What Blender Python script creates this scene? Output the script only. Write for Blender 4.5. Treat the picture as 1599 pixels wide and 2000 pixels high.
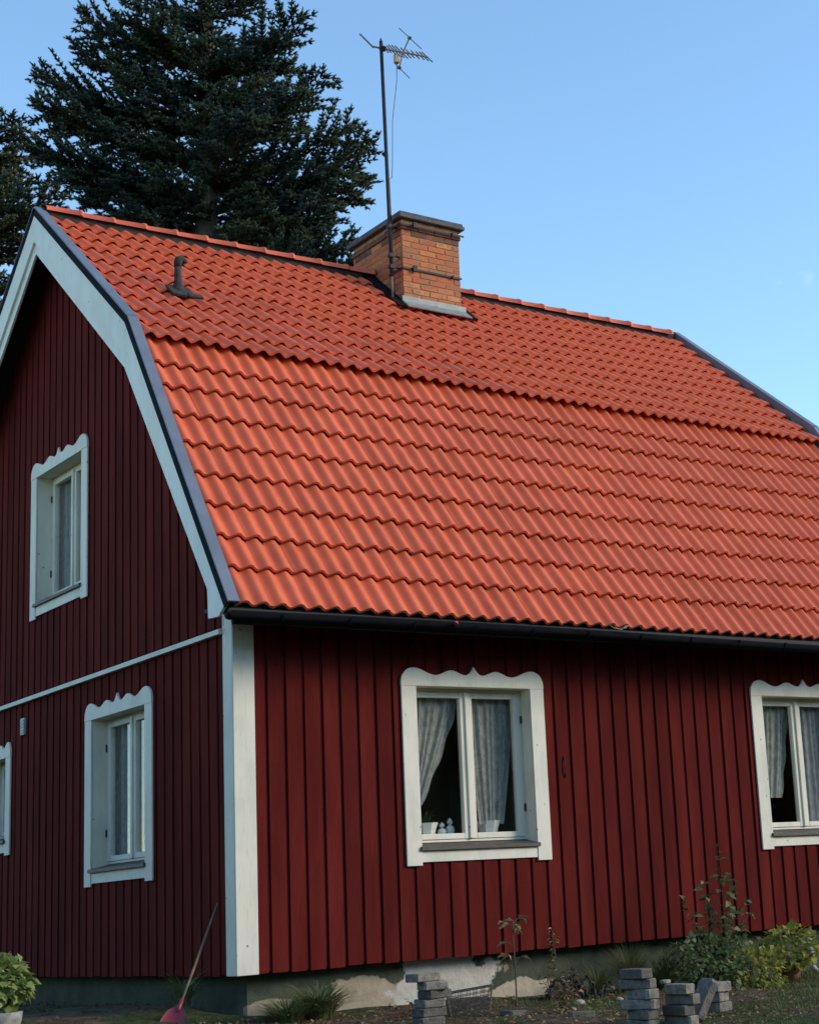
import bpy, bmesh, math, random
import numpy as np
from mathutils import Matrix, Vector

# ------------------------------------------------------------------ camera, sky, sun, exposure
scn = bpy.context.scene
for o in list(bpy.data.objects): bpy.data.objects.remove(o)
COL = scn.collection
cam = bpy.data.cameras.new('camera'); camo = bpy.data.objects.new('camera', cam); COL.objects.link(camo)
cam.sensor_fit = 'VERTICAL'; cam.sensor_height = 36; cam.lens = 59.33
cam.shift_x = -0.1824; cam.shift_y = -0.0084
cam.clip_start = 0.1; cam.clip_end = 2000
yaw, pitch, roll = 0.677, 0.2268, -0.0637
Fv = Vector((math.sin(yaw)*math.cos(pitch), math.cos(yaw)*math.cos(pitch), math.sin(pitch)))
r0 = Vector((math.cos(yaw), -math.sin(yaw), 0)); u0 = r0.cross(Fv)
Rv = r0*math.cos(roll)+u0*math.sin(roll); Uv = -r0*math.sin(roll)+u0*math.cos(roll)
CAM = Vector((-6.2563, -12.651, 0.4546))
camo.matrix_world = Matrix(((Rv.x, Uv.x, -Fv.x, CAM.x), (Rv.y, Uv.y, -Fv.y, CAM.y), (Rv.z, Uv.z, -Fv.z, CAM.z), (0, 0, 0, 1)))
scn.camera = camo
SUN_DIR = Vector((0.690, -0.600, 0.407)).normalized()
SUN_EL = math.asin(SUN_DIR.z)
wd = bpy.data.worlds.new('World'); scn.world = wd; wd.use_nodes = True
nt = wd.node_tree; nt.nodes.clear()
wo = nt.nodes.new('ShaderNodeOutputWorld'); bg = nt.nodes.new('ShaderNodeBackground'); sk = nt.nodes.new('ShaderNodeTexSky')
sk.sky_type = 'NISHITA'; sk.sun_disc = False; sk.sun_elevation = SUN_EL
sk.sun_rotation = math.atan2(SUN_DIR.x, SUN_DIR.y)
sk.air_density = 1.0; sk.dust_density = 0.1; sk.ozone_density = 2.6; sk.altitude = 50
bg.inputs['Strength'].default_value = 0.15
tc = nt.nodes.new('ShaderNodeTexCoord'); cn = nt.nodes.new('ShaderNodeTexNoise'); cn.inputs['Scale'].default_value = 11; cn.inputs['Detail'].default_value = 5
cr = nt.nodes.new('ShaderNodeMapRange'); cr.inputs[1].default_value = .655; cr.inputs[2].default_value = .82; cr.inputs[4].default_value = .35
cm = nt.nodes.new('ShaderNodeMix'); cm.data_type = 'RGBA'; cm.inputs[7].default_value = (4.6, 4.8, 5.0, 1)
nt.links.new(tc.outputs['Generated'], cn.inputs['Vector']); nt.links.new(cn.outputs['Fac'], cr.inputs[0]); nt.links.new(cr.outputs[0], cm.inputs[0]); nt.links.new(sk.outputs[0], cm.inputs[6])
wb = nt.nodes.new('ShaderNodeMix'); wb.data_type = 'RGBA'; wb.blend_type = 'MULTIPLY'; wb.inputs[0].default_value = 1; wb.inputs[7].default_value = (.955, 1.035, 1.0, 1)
nt.links.new(cm.outputs[2], wb.inputs[6]); nt.links.new(wb.outputs[2], bg.inputs[0]); nt.links.new(bg.outputs[0], wo.inputs[0])
sl = bpy.data.lights.new('sun', 'SUN'); sl.energy = 1.5; sl.angle = math.radians(20); sl.color = (1, 0.87, 0.70)
so = bpy.data.objects.new('sun', sl); COL.objects.link(so)
so.rotation_euler = SUN_DIR.to_track_quat('Z', 'Y').to_euler()
scn.view_settings.view_transform = 'Standard'; scn.view_settings.look = 'None'
scn.view_settings.exposure = 1.05; scn.view_settings.gamma = 1.0

random.seed(7); RNG = np.random.default_rng(11)

# ------------------------------------------------------------------ helpers
class MB:
    def __init__(s): s.v = []; s.f = []; s.sm = False
    def add(s, vs, fs):
        n = len(s.v); s.v += [tuple(p) for p in vs]; s.f += [tuple(i+n for i in f) for f in fs]; return s
    def hexa(s, p):   # 8 corners: bottom 0-3, top 4-7 (counter-clockwise)
        return s.add(p, [(3,2,1,0),(4,5,6,7),(0,1,5,4),(1,2,6,5),(2,3,7,6),(3,0,4,7)])
    def box(s, x0, x1, y0, y1, z0, z1):
        return s.hexa([(x0,y0,z0),(x1,y0,z0),(x1,y1,z0),(x0,y1,z0),(x0,y0,z1),(x1,y0,z1),(x1,y1,z1),(x0,y1,z1)])
    def obox(s, c, ax, ay, az, hx, hy, hz):
        c = Vector(c); P = []
        for k in (-1, 1):
            for i, j in ((-1,-1),(1,-1),(1,1),(-1,1)): P.append(c+ax*hx*i+ay*hy*j+az*hz*k)
        return s.hexa(P)
    def prism(s, poly, fn, a, b):   # poly (p,q) list; fn(p,q,t)->xyz
        n = len(poly)
        vs = [fn(p, q, a) for p, q in poly]+[fn(p, q, b) for p, q in poly]
        fs = [tuple(range(n-1, -1, -1)), tuple(range(n, 2*n))]+[(i, (i+1) % n, n+(i+1) % n, n+i) for i in range(n)]
        return s.add(vs, fs)
    def tube(s, pts, rad, n=8, cap=True):
        pts = [Vector(p) for p in pts]
        if not hasattr(rad, '__len__'): rad = [rad]*len(pts)
        vs = []; prev = None
        for i, p in enumerate(pts):
            d = (pts[min(i+1, len(pts)-1)]-pts[max(i-1, 0)]).normalized()
            a = prev if prev is not None else (Vector((0,0,1)) if abs(d.z) < .9 else Vector((1,0,0)))
            e1 = (a-d*a.dot(d)).normalized(); e2 = d.cross(e1); prev = e1
            for k in range(n):
                t = 2*math.pi*k/n; vs.append(p+(e1*math.cos(t)+e2*math.sin(t))*rad[i])
        fs = []
        for i in range(len(pts)-1):
            for k in range(n):
                fs.append((i*n+k, i*n+(k+1) % n, (i+1)*n+(k+1) % n, (i+1)*n+k))
        if cap: fs += [tuple(range(n-1, -1, -1)), tuple((len(pts)-1)*n+k for k in range(n))]
        return s.add(vs, fs)
    def lathe(s, c, prof, n=20):   # prof (r,z)
        vs = []; fs = []
        for r, z in prof:
            for k in range(n):
                t = 2*math.pi*k/n; vs.append((c[0]+r*math.cos(t), c[1]+r*math.sin(t), c[2]+z))
        for i in range(len(prof)-1):
            for k in range(n): fs.append((i*n+k, i*n+(k+1) % n, (i+1)*n+(k+1) % n, (i+1)*n+k))
        fs += [tuple(range(n-1, -1, -1)), tuple((len(prof)-1)*n+k for k in range(n))]
        return s.add(vs, fs)
    def mesh(s, name, smooth=False):
        m = bpy.data.meshes.new(name); m.from_pydata(s.v, [], s.f); m.validate(); 
        if smooth: m.polygons.foreach_set('use_smooth', [True]*len(m.polygons))
        m.update(); return m
def link(name, data, mat=None, parent=None, matrix=None):
    o = bpy.data.objects.new(name, data); COL.objects.link(o)
    if mat is not None and data is not None and len(data.materials) == 0: data.materials.append(mat)
    if parent is not None:
        o.parent = parent
        if parent.get('_base') is not None: o.matrix_parent_inverse = Matrix.Translation(-Vector(parent['_base']))
    if matrix is not None: o.matrix_basis = matrix
    return o
def obj(name, mb, mat, parent=None, smooth=False, bevel=0, matrix=None):
    o = link(name, mb.mesh(name, smooth), mat, parent, matrix)
    if bevel:
        b = o.modifiers.new('bevel', 'BEVEL'); b.width = bevel; b.segments = 1; b.limit_method = 'ANGLE'; b.angle_limit = math.radians(40)
    return o
def tag(o, label, cat, group=None):
    o['label'] = label; o['category'] = cat
    if group: o['group'] = group
    return o
def thing(name, loc, label, cat, group=None):
    o = bpy.data.objects.new(name, None); COL.objects.link(o); o.location = loc; o['_base'] = tuple(loc); o.empty_display_size = .2
    return tag(o, label, cat, group)
def npmesh(name, V, F3, mat, parent=None, mats=None, matidx=None, smooth=False):
    m = bpy.data.meshes.new(name); n = len(V); k = F3.shape[1]
    m.vertices.add(n); m.vertices.foreach_set('co', np.ascontiguousarray(V, dtype=np.float32).ravel())
    m.loops.add(F3.size); m.loops.foreach_set('vertex_index', np.ascontiguousarray(F3, dtype=np.int32).ravel())
    m.polygons.add(len(F3)); m.polygons.foreach_set('loop_start', np.arange(0, F3.size, k, dtype=np.int32))
    m.update(calc_edges=True)
    if mats:
        for q in mats: m.materials.append(q)
        m.polygons.foreach_set('material_index', np.ascontiguousarray(matidx, dtype=np.int32))
    if smooth: m.polygons.foreach_set('use_smooth', np.ones(len(F3), dtype=bool))
    return link(name, m, None if mats else mat, parent)

# ------------------------------------------------------------------ materials
def nodes(name):
    m = bpy.data.materials.new(name); m.use_nodes = True; t = m.node_tree
    return m, t, t.nodes['Principled BSDF']
def N(t, kind, **kw):
    n = t.nodes.new(kind)
    for k, v in kw.items(): setattr(n, k, v)
    return n
def mixc(t, fac, a, b, mode='MIX'):
    m = N(t, 'ShaderNodeMix', data_type='RGBA', blend_type=mode)
    for sock, val in ((m.inputs[0], fac), (m.inputs[6], a), (m.inputs[7], b)):
        if hasattr(val, 'links') or hasattr(val, 'is_output'): t.links.new(val, sock)
        elif isinstance(val, (int, float)): sock.default_value = val
        else: sock.default_value = (*val, 1) if len(val) == 3 else val
    return m.outputs[2]
def noise(t, scale, detail=4, vec=None, stretch=None, rough=.55):
    n = N(t, 'ShaderNodeTexNoise'); n.inputs['Scale'].default_value = scale; n.inputs['Detail'].default_value = detail; n.inputs['Roughness'].default_value = rough
    g = vec
    if g is None: g = N(t, 'ShaderNodeNewGeometry').outputs['Position']
    if stretch:
        mp = N(t, 'ShaderNodeMapping'); mp.inputs['Scale'].default_value = stretch; t.links.new(g, mp.inputs['Vector']); g = mp.outputs[0]
    t.links.new(g, n.inputs['Vector']); return n.outputs['Fac']
def ramp(t, fac, lo, hi, a=0., b=1.):
    r = N(t, 'ShaderNodeMapRange'); r.inputs[1].default_value = lo; r.inputs[2].default_value = hi; r.inputs[3].default_value = a; r.inputs[4].default_value = b
    r.interpolation_type = 'SMOOTHSTEP'; t.links.new(fac, r.inputs[0]); return r.outputs[0]
def bump(t, bsdf, h, strength=.3, dist=.01):
    b = N(t, 'ShaderNodeBump'); b.inputs['Strength'].default_value = strength; b.inputs['Distance'].default_value = dist
    t.links.new(h, b.inputs['Height']); t.links.new(b.outputs[0], bsdf.inputs['Normal'])
def objrand(t, lo, hi):
    oi = N(t, 'ShaderNodeObjectInfo'); return ramp(t, oi.outputs['Random'], 0, 1, lo, hi)
def val3(t, v):   # grey colour from a value
    c = N(t, 'ShaderNodeCombineColor')
    for i in range(3): t.links.new(v, c.inputs[i])
    return c.outputs[0]

def m_simple(name, col, rough=.6, var=.2, scale=8, metal=0, spec=.5, bmp=.15, bscale=40, stretch=None, orand=0):
    m, t, b = nodes(name)
    c = mixc(t, ramp(t, noise(t, scale, 5, stretch=stretch), .25, .75), tuple(x*(1-var) for x in col), tuple(min(1, x*(1+var)) for x in col))
    if orand: c = mixc(t, 1, c, val3(t, objrand(t, 1-orand, 1+orand)), 'MULTIPLY')
    t.links.new(c, b.inputs['Base Color']); b.inputs['Roughness'].default_value = rough; b.inputs['Metallic'].default_value = metal
    b.inputs['Specular IOR Level'].default_value = spec
    if bmp: bump(t, b, noise(t, bscale, 4, stretch=stretch), bmp, .01)
    return m
def m_red():
    m, t, b = nodes('red_paint')
    base = mixc(t, ramp(t, noise(t, 1.3, 4, stretch=(3, 3, .6)), .3, .7), (.082, .0092, .0078), (.122, .0150, .0115))
    base = mixc(t, 1, base, val3(t, objrand(t, .87, 1.10)), 'MULTIPLY')
    base = mixc(t, ramp(t, noise(t, 9, 6, stretch=(10, 10, .5)), .45, .75, 0, .5), base, (.05, .0075, .009))
    chip = ramp(t, noise(t, 3.1, 3, stretch=(9, 9, 2.2)), .795, .815)
    base = mixc(t, chip, base, (.3, .2, .15))
    t.links.new(base, b.inputs['Base Color']); b.inputs['Roughness'].default_value = .9; b.inputs['Specular IOR Level'].default_value = .06
    bump(t, b, noise(t, 30, 5, stretch=(6, 6, .25)), .35, .006); return m
def m_white(name='white_paint', base=(.71, .655, .54), dirt=.65):
    m, t, b = nodes(name)
    c = mixc(t, ramp(t, noise(t, 2.2, 5, stretch=(2, 2, .8)), .4, .75, 0, dirt), base, (.5, .5, .40))
    c = mixc(t, ramp(t, noise(t, 10, 6, stretch=(6, 6, .6)), .55, .75, 0, .35), c, (.42, .41, .36))
    vo = N(t, 'ShaderNodeTexVoronoi'); vo.inputs['Scale'].default_value = 5
    t.links.new(N(t, 'ShaderNodeNewGeometry').outputs['Position'], vo.inputs['Vector'])
    spot = ramp(t, vo.outputs['Distance'], .035, .06, .8, 0)
    c = mixc(t, spot, c, (.12, .11, .10))
    peel = ramp(t, noise(t, 14, 6, stretch=(3, 3, .5)), .70, .73)
    c = mixc(t, peel, c, (.24, .20, .16))
    t.links.new(c, b.inputs['Base Color']); b.inputs['Roughness'].default_value = .6; b.inputs['Specular IOR Level'].default_value = .3
    bump(t, b, noise(t, 26, 5, stretch=(6, 6, .5)), .25, .006); return m
def m_tile():
    m, t, b = nodes('red_clay_tile')
    c = mixc(t, ramp(t, noise(t, 5, 6), .3, .7), (.60, .108, .042), (.68, .134, .056))
    c = mixc(t, 1, c, val3(t, objrand(t, .93, 1.05)), 'MULTIPLY')
    c = mixc(t, ramp(t, noise(t, .9, 4), .5, .75, 0, .14), c, (.38, .07, .045))
    sp = ramp(t, noise(t, 60, 3), .68, .76, 0, .5); c = mixc(t, sp, c, (.28, .06, .04))
    t.links.new(c, b.inputs['Base Color']); b.inputs['Roughness'].default_value = .5; b.inputs['Specular IOR Level'].default_value = .32
    bump(t, b, noise(t, 120, 4), .12, .004); return m
def m_brick(name='chimney_brick', soot=0):
    m, t, b = nodes(name)
    oi = N(t, 'ShaderNodeObjectInfo'); r = N(t, 'ShaderNodeValToRGB'); t.links.new(oi.outputs['Random'], r.inputs[0])
    e = r.color_ramp.elements; e[0].position = 0; e[0].color = (.42, .12, .05, 1); e[1].position = 1; e[1].color = (.52, .22, .10, 1)
    for p, c in ((.3, (.50, .15, .055)), (.55, (.36, .105, .055)), (.8, (.54, .19, .07))):
        q = e.new(p); q.color = (*c, 1)
    c = mixc(t, ramp(t, noise(t, 20, 6), .4, .8, 0, .6), r.outputs[0], (.22, .10, .06))
    c = mixc(t, ramp(t, noise(t, 5, 6), .46, .68, 0, .7), c, (.26, .14, .075))
    if soot: c = mixc(t, ramp(t, noise(t, 9, 5), .3, .7, soot*.75, soot), c, (.045, .034, .03))
    t.links.new(c, b.inputs['Base Color']); b.inputs['Roughness'].default_value = .85; b.inputs['Specular IOR Level'].default_value = .2
    bump(t, b, noise(t, 70, 5), .5, .006); return m
def m_leaf(name, a, b2, rough=.5, trans=.25, scale=6, third=None):
    m, t, b = nodes(name)
    c = mixc(t, ramp(t, noise(t, scale, 3), .35, .65), a, b2)
    if third: c = mixc(t, ramp(t, noise(t, scale*.6, 2), .55, .65), c, third)
    t.links.new(c, b.inputs['Base Color']); b.inputs['Roughness'].default_value = rough; b.inputs['Specular IOR Level'].default_value = .15
    tr = N(t, 'ShaderNodeBsdfTranslucent'); t.links.new(c, tr.inputs[0]); mx = N(t, 'ShaderNodeMixShader'); mx.inputs[0].default_value = trans
    out = t.nodes['Material Output']; t.links.new(b.outputs[0], mx.inputs[1]); t.links.new(tr.outputs[0], mx.inputs[2]); t.links.new(mx.outputs[0], out.inputs[0])
    return m
def m_glass():
    m, t, b = nodes('window_glass'); t.nodes.remove(b)
    tr = N(t, 'ShaderNodeBsdfTransparent'); tr.inputs[0].default_value = (.975, .985, .98, 1)
    gl = N(t, 'ShaderNodeBsdfGlossy'); gl.inputs['Roughness'].default_value = .02
    lw = N(t, 'ShaderNodeLayerWeight'); lw.inputs['Blend'].default_value = .5
    pw = N(t, 'ShaderNodeMath', operation='POWER'); pw.inputs[1].default_value = 5; t.links.new(lw.outputs['Facing'], pw.inputs[0])
    fr = N(t, 'ShaderNodeMath', operation='MULTIPLY_ADD'); fr.inputs[1].default_value = .96; fr.inputs[2].default_value = .04; t.links.new(pw.outputs[0], fr.inputs[0])
    mx = N(t, 'ShaderNodeMixShader'); t.links.new(fr.outputs[0], mx.inputs[0]); t.links.new(tr.outputs[0], mx.inputs[1]); t.links.new(gl.outputs[0], mx.inputs[2])
    t.links.new(mx.outputs[0], t.nodes['Material Output'].inputs[0]); return m
def m_cloth(name, col, alpha):
    m, t, b = nodes(name); b.inputs['Base Color'].default_value = (*col, 1); b.inputs['Roughness'].default_value = .9
    tr = N(t, 'ShaderNodeBsdfTranslucent'); tr.inputs[0].default_value = (*col, 1)
    m1 = N(t, 'ShaderNodeMixShader'); m1.inputs[0].default_value = .35
    tp = N(t, 'ShaderNodeBsdfTransparent'); m2 = N(t, 'ShaderNodeMixShader')
    t.links.new(ramp(t, noise(t, 26, 3, stretch=(1, 1, .6)), .3, .7, alpha-.12, min(1, alpha+.12)), m2.inputs[0])
    t.links.new(b.outputs[0], m1.inputs[1]); t.links.new(tr.outputs[0], m1.inputs[2]); t.links.new(tp.outputs[0], m2.inputs[1]); t.links.new(m1.outputs[0], m2.inputs[2])
    t.links.new(m2.outputs[0], t.nodes['Material Output'].inputs[0]); return m
def m_foundation():
    m, t, b = nodes('foundation_plaster')
    pos = N(t, 'ShaderNodeNewGeometry').outputs['Position']
    nz = noise(t, 3.5, 6, stretch=(1, 1, 1.4))
    c = mixc(t, ramp(t, noise(t, 5, 5), .3, .7), (.042, .052, .036), (.072, .080, .054))      # old green-grey paint, colour darkened to stand for shade at the base
    def blob(cx, cz, rx, rz, w=.55):
        mp = N(t, 'ShaderNodeMapping', vector_type='POINT'); mp.inputs['Location'].default_value = (-cx/rx, 0, -cz/rz); mp.inputs['Scale'].default_value = (1/rx, 0, 1/rz)
        t.links.new(pos, mp.inputs[0]); ln = N(t, 'ShaderNodeVectorMath', operation='LENGTH'); t.links.new(mp.outputs[0], ln.inputs[0])
        a = N(t, 'ShaderNodeMath', operation='ADD'); t.links.new(ln.outputs['Value'], a.inputs[0])
        s = N(t, 'ShaderNodeMath', operation='MULTIPLY_ADD'); t.links.new(nz, s.inputs[0]); s.inputs[1].default_value = 1.5; s.inputs[2].default_value = -.75
        t.links.new(s.outputs[0], a.inputs[1]); 
        sp = N(t, 'ShaderNodeSeparateXYZ'); t.links.new(pos, sp.inputs[0]); fy = N(t, 'ShaderNodeMath', operation='LESS_THAN'); t.links.new(sp.outputs[1], fy.inputs[0]); fy.inputs[1].default_value = .2
        mu = N(t, 'ShaderNodeMath', operation='MULTIPLY'); t.links.new(fy.outputs[0], mu.inputs[0]); t.links.new(ramp(t, a.outputs[0], .95, 1.05, 1, 0), mu.inputs[1]); return mu.outputs[0]
    for (cx, cz, rx, rz, col) in ((1.15, -.34, .52, .24, (.40, .33, .235)), (.35, -.30, .4, .09, (.32, .28, .20)), (2.0, -.2, .52, .32, (.50, .47, .41)),
                                  (2.85, -.40, .5, .16, (.44, .37, .27)), (3.5, -.42, .35, .10, (.36, .32, .25))):
        c = mixc(t, blob(cx, cz, rx, rz), c, mixc(t, ramp(t, noise(t, 9, 5), .3, .7), tuple(x*.85 for x in col), col))
    t.links.new(c, b.inputs['Base Color']); b.inputs['Roughness'].default_value = .9; b.inputs['Specular IOR Level'].default_value = .15
    bump(t, b, noise(t, 18, 6), .5, .02); return m
def m_ground():
    m, t, b = nodes('soil_and_grass')
    c = mixc(t, ramp(t, noise(t, 7, 6), .3, .7), (.048, .033, .021), (.12, .085, .055))
    c = mixc(t, ramp(t, noise(t, 1.6, 5), .42, .58), c, mixc(t, ramp(t, noise(t, 12, 4), .3, .7), (.022, .035, .010), (.05, .06, .02)))
    c = mixc(t, ramp(t, noise(t, 45, 3), .64, .72, 0, .7), c, (.17, .13, .09))
    t.links.new(c, b.inputs['Base Color']); b.inputs['Roughness'].default_value = .95; b.inputs['Specular IOR Level'].default_value = .1
    bump(t, b, noise(t, 16, 8), .9, .05); return m
RED = m_red(); WHITE = m_white(); TRIM = m_white('bargeboard_paint', (.80, .755, .67), .3); TILE = m_tile(); BRICK = m_brick(); SOOT = m_brick('sooty_brick', .85); GLASS = m_glass()
MORTAR = m_simple('mortar', (.33, .165, .085), .95, .3, 20); FOUND = m_foundation(); GROUND = m_ground()
DARKMETAL = m_simple('dark_gutter_metal', (.009, .009, .011), .8, .3, 6, spec=.05)
CAPMETAL = m_simple('blue_grey_sheet_metal', (.13, .145, .18), .48, .15, 3, spec=.5, metal=.0)
LEAD = m_simple('light_grey_flashing', (.20, .20, .19), .5, .25, 10)
DECK = m_simple('dark_underlay', (.02, .016, .015), .9, .2); SOFFIT = m_simple('dark_soffit_paint', (.022, .018, .018), .8, .3, 12, stretch=(.5, 4, 4))
SILL = m_simple('weathered_sill', (.062, .05, .042), .6, .35, 9, stretch=(1, 3, 3)); INNER = m_simple('room_paint', (.34, .33, .30), .9, .1, 2)
FLOORM = m_simple('room_floor', (.10, .06, .035), .6, .2, 3); VENTM = m_simple('mossy_cast_iron', (.026, .022, .016), .85, .5, 18, bmp=.6)
STEEL = m_simple('dark_steel_mast', (.016, .018, .022), .6, .3, 10, spec=.25); ALU = m_simple('weathered_aluminium', (.13, .10, .065), .55, .3, 30)
BEIGE = m_simple('beige_plastic_box', (.50, .42, .28), .5, .15, 20); BLACK = m_simple('black_rubber', (.015, .015, .016), .6, .2)
STONEG = m_simple('concrete_cap', (.075, .075, .08), .85, .35, 14, bmp=.5)
PAVER = m_simple('grey_concrete_paver', (.165, .148, .122), .9, .4, 22, bmp=.9, bscale=70, orand=.4)
TERRA = m_simple('terracotta', (.17, .065, .035), .8, .25, 12); PORC = m_simple('white_porcelain', (.72, .71, .66), .35, .06, 5, bmp=0)
BARK = m_simple('conifer_bark', (.075, .06, .048), .95, .4, 9, bmp=1, bscale=25); TWIG = m_simple('twig_bark', (.09, .065, .042), .9, .3, 20)
ROT = m_simple('rotten_wood', (.028, .022, .018), .95, .5, 14, bmp=1, bscale=25); REDPL = m_simple('red_plastic', (.24, .025, .036), .5, .2, 8)
WOODH = m_simple('pale_worn_wood', (.20, .12, .085), .8, .3, 12); ZINC = m_simple('grey_drain_plastic', (.26, .27, .28), .5, .15, 8); POTG = m_simple('grey_stone_pot', (.26, .25, .23), .9, .35, 15, bmp=.6)
RUST = m_simple('rusty_wire', (.13, .10, .08), .7, .4, 25); SHADE = m_simple('olive_lamp_shade', (.10, .09, .065), .9, .1)

# ------------------------------------------------------------------ ground
def gz(x, y):
    bank = .12*min(max((.15-x)/.4, 0), 1)*min(max((y+.2)/.7, 0), 1)*min(max((x+3)/1.5, 0), 1)   # soil banked up along the gable
    return -.33-.02*min(max(x, 0), 8)+.05*min(max(y, -14), 0)+bank
def gzn(x, y):
    return gz(x, y)+.018*math.sin(2.3*x+1.1*y)*math.sin(1.7*y-.6*x)+.010*math.sin(6.1*x+.7)*math.sin(5.3*y+1.3)
def axis(c, half, fine, n):
    t = np.linspace(-1, 1, n); return c+np.sign(t)*(np.abs(t)*fine+np.abs(t)**6*(half-fine))
gx = axis(2, 900, 9, 170); gy = axis(-2, 900, 9, 170)
V = np.array([(x, y, gzn(x, y)) for y in gy for x in gx]); n = len(gx)
F = np.array([(j*n+i, j*n+i+1, (j+1)*n+i+1, (j+1)*n+i) for j in range(len(gy)-1) for i in range(n-1)])
g = npmesh('ground', V, F, GROUND, smooth=True); g['kind'] = 'structure'; g['label'] = 'bare soil and patchy grass in front of the house'

# ------------------------------------------------------------------ house
W, LW, OV, LR = 7.67, 8.27, .30, 8.56
ZR, YK, ZK, EF, ZE = 7.8367, 1.4316, 5.8497, .5387, 2.8889
house = thing('house', (4.0, 3.8, -.4), 'red wooden house with white trim and orange tiled gambrel roof', 'house')
PITCH = .1745
def roof_z(y):      # outer roof plane height at depth y
    yy = min(y, W-y)
    return ZK+(yy-YK)*(ZR-ZK)/(W/2-YK) if yy > YK else ZE+(yy+EF)*(ZK-ZE)/(YK+EF)
# window list: (plane, centre along wall, bottom of apron, opening height above apron, outer half width, opening half width)
WINS = [('front', 2.325, .81, 1.525, .770, .615), ('front', 6.502, .81, 1.525, .770, .615),
        ('gable', 2.31, .835, 1.52, .770, .615), ('gable', 3.80, 3.60, 1.48, .770, .615), ('gable', 5.54, 1.25, .98, .43, .29)]
SILLH = .14
def openings(plane):
    return [(c-oh-.013, c+oh+.013, zb+SILLH-.02, zb+h+.014) for (p, c, zb, h, hw, oh) in WINS if p == plane]
def wall_rects(x0, x1, z0, z1, ops):
    xs = sorted({x0, x1, *[o[0] for o in ops], *[o[1] for o in ops]}); zs = sorted({z0, z1, *[o[2] for o in ops], *[o[3] for o in ops]})
    for i in range(len(xs)-1):
        for j in range(len(zs)-1):
            cx = (xs[i]+xs[i+1])/2; cz = (zs[j]+zs[j+1])/2
            if not any(o[0] < cx < o[1] and o[2] < cz < o[3] for o in ops): yield xs[i], xs[i+1], zs[j], zs[j+1]
# front wall core and boards
mb = MB()
for a, b, c, d in wall_rects(.02, LW-.02, .02, 2.86, openings('front')): mb.box(a, b, .005, .19, c, d)
wf = obj('front_wall', mb, DECK, house)
mb = MB()
cuts = sorted({.21, YK, W/2, W-YK, W-.21, *[o[0] for o in openings('gable')], *[o[1] for o in openings('gable')]})
for a, b in zip(cuts[:-1], cuts[1:]):
    zs = [.02]; ops = sorted([o for o in openings('gable') if o[0] < (a+b)/2 < o[1]], key=lambda o: o[2])
    for o in ops: mb.box(.005, .19, a, b, zs[-1], o[2]); zs.append(o[3])
    ta, tb = roof_z(a)-.2, roof_z(b)-.2; z0 = zs[-1]
    mb.hexa([(.005, a, z0), (.19, a, z0), (.19, b, z0), (.005, b, z0), (.005, a, ta), (.19, a, ta), (.19, b, tb), (.005, b, tb)])
wg = obj('gable_wall', mb, DECK, house)
mb = MB(); mb.box(.0, LW, W-.2, W, .0, 2.86); obj('rear_wall', mb, RED, house)
mb = MB(); mb.prism([(.0, .0), (W, .0), (W, 2.8), (W-YK, ZK-.12), (W/2, ZR-.12), (YK, ZK-.12), (.0, 2.8)], lambda p, q, t: (t, p, q), LW-.2, LW); obj('far_gable_wall', mb, RED, house)
mb = MB(); mb.box(.2, LW-.2, .2, W-.2, .3, .4); obj('room_floor', mb, FLOORM, house)
mb = MB(); mb.box(.2, LW-.2, .2, W-.2, 2.62, 2.72); obj('upper_floor', mb, INNER, house)
mb = MB(); mb.box(.2, LW-.2, 3.6, 3.7, .4, 2.62); mb.box(4.4, 4.5, .2, 3.6, .4, 2.62); mb.box(3.0, 3.1, 1.7, W-1.7, 2.72, 5.7); obj('partition_wall', mb, INNER, house)
# boards: face with a bevelled right edge and a narrow recessed groove
def board_mesh(a0, a1, segs, ytop, fn, dz, gw=.030):
    """a0..a1 along wall, segs list of (s0,s1,z0,z1) pieces; ytop(a)->top z or None; fn(a, out, z)"""
    m = MB(); gr = a1-gw
    for s0, s1, z0, z1 in segs:
        e = min(s1, gr)
        if e-s0 > .004:
            zt0 = min(z1, ytop(s0)) if ytop else z1; zt1 = min(z1, ytop(e)) if ytop else z1
            # proud face, slightly cupped: left edge prouder than right edge
            k = lambda s: .031-.009*(s-a0)/(a1-a0)+dz
            zb = z0
            if zt0 > zb and zt1 > zb:
                m.hexa([fn(s0, .006, zb), fn(s0, k(s0), zb), fn(e, k(e), zb), fn(e, .006, zb), fn(s0, .006, zt0), fn(s0, k(s0), zt0), fn(e, k(e), zt1), fn(e, .006, zt1)])
        if s1 > gr:
            q = max(s0, gr); zt0 = min(z1, ytop(q)) if ytop else z1; zt1 = min(z1, ytop(s1)) if ytop else z1
            zb = z0+.012
            if zt0 > zb and zt1 > zb:
                m.hexa([fn(q, .001, zb), fn(q, .015, zb), fn(s1, .011, zb), fn(s1, .001, zb), fn(q, .001, zt0), fn(q, .015, zt0), fn(s1, .011, zt1), fn(s1, .001, zt1)])
    return m
def board_segs(a0, a1, z0, z1, ops):
    hit = [o for o in ops if o[0] < a1 and o[1] > a0]
    if not hit: return [(a0, a1, z0, z1)]
    hit.sort(key=lambda o: o[2]); out = []; z = z0
    for o in hit:
        if o[2] > z and o[2] < z1: out.append((a0, a1, z, min(o[2], z1)))
        if o[2] < z1 and o[3] > z0:
            lo, hi = max(o[2], z0), min(o[3], z1)
            if a0 < o[0]-.002: out.append((a0, o[0], lo, hi))
            if a1 > o[1]+.002: out.append((o[1], a1, lo, hi))
            z = hi
    if z < z1: out.append((a0, a1, z, z1))
    return out
ffront = lambda a, out, z: (a, -out, z)
fgable = lambda a, out, z: (-out, a, z)
a = .105
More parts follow.
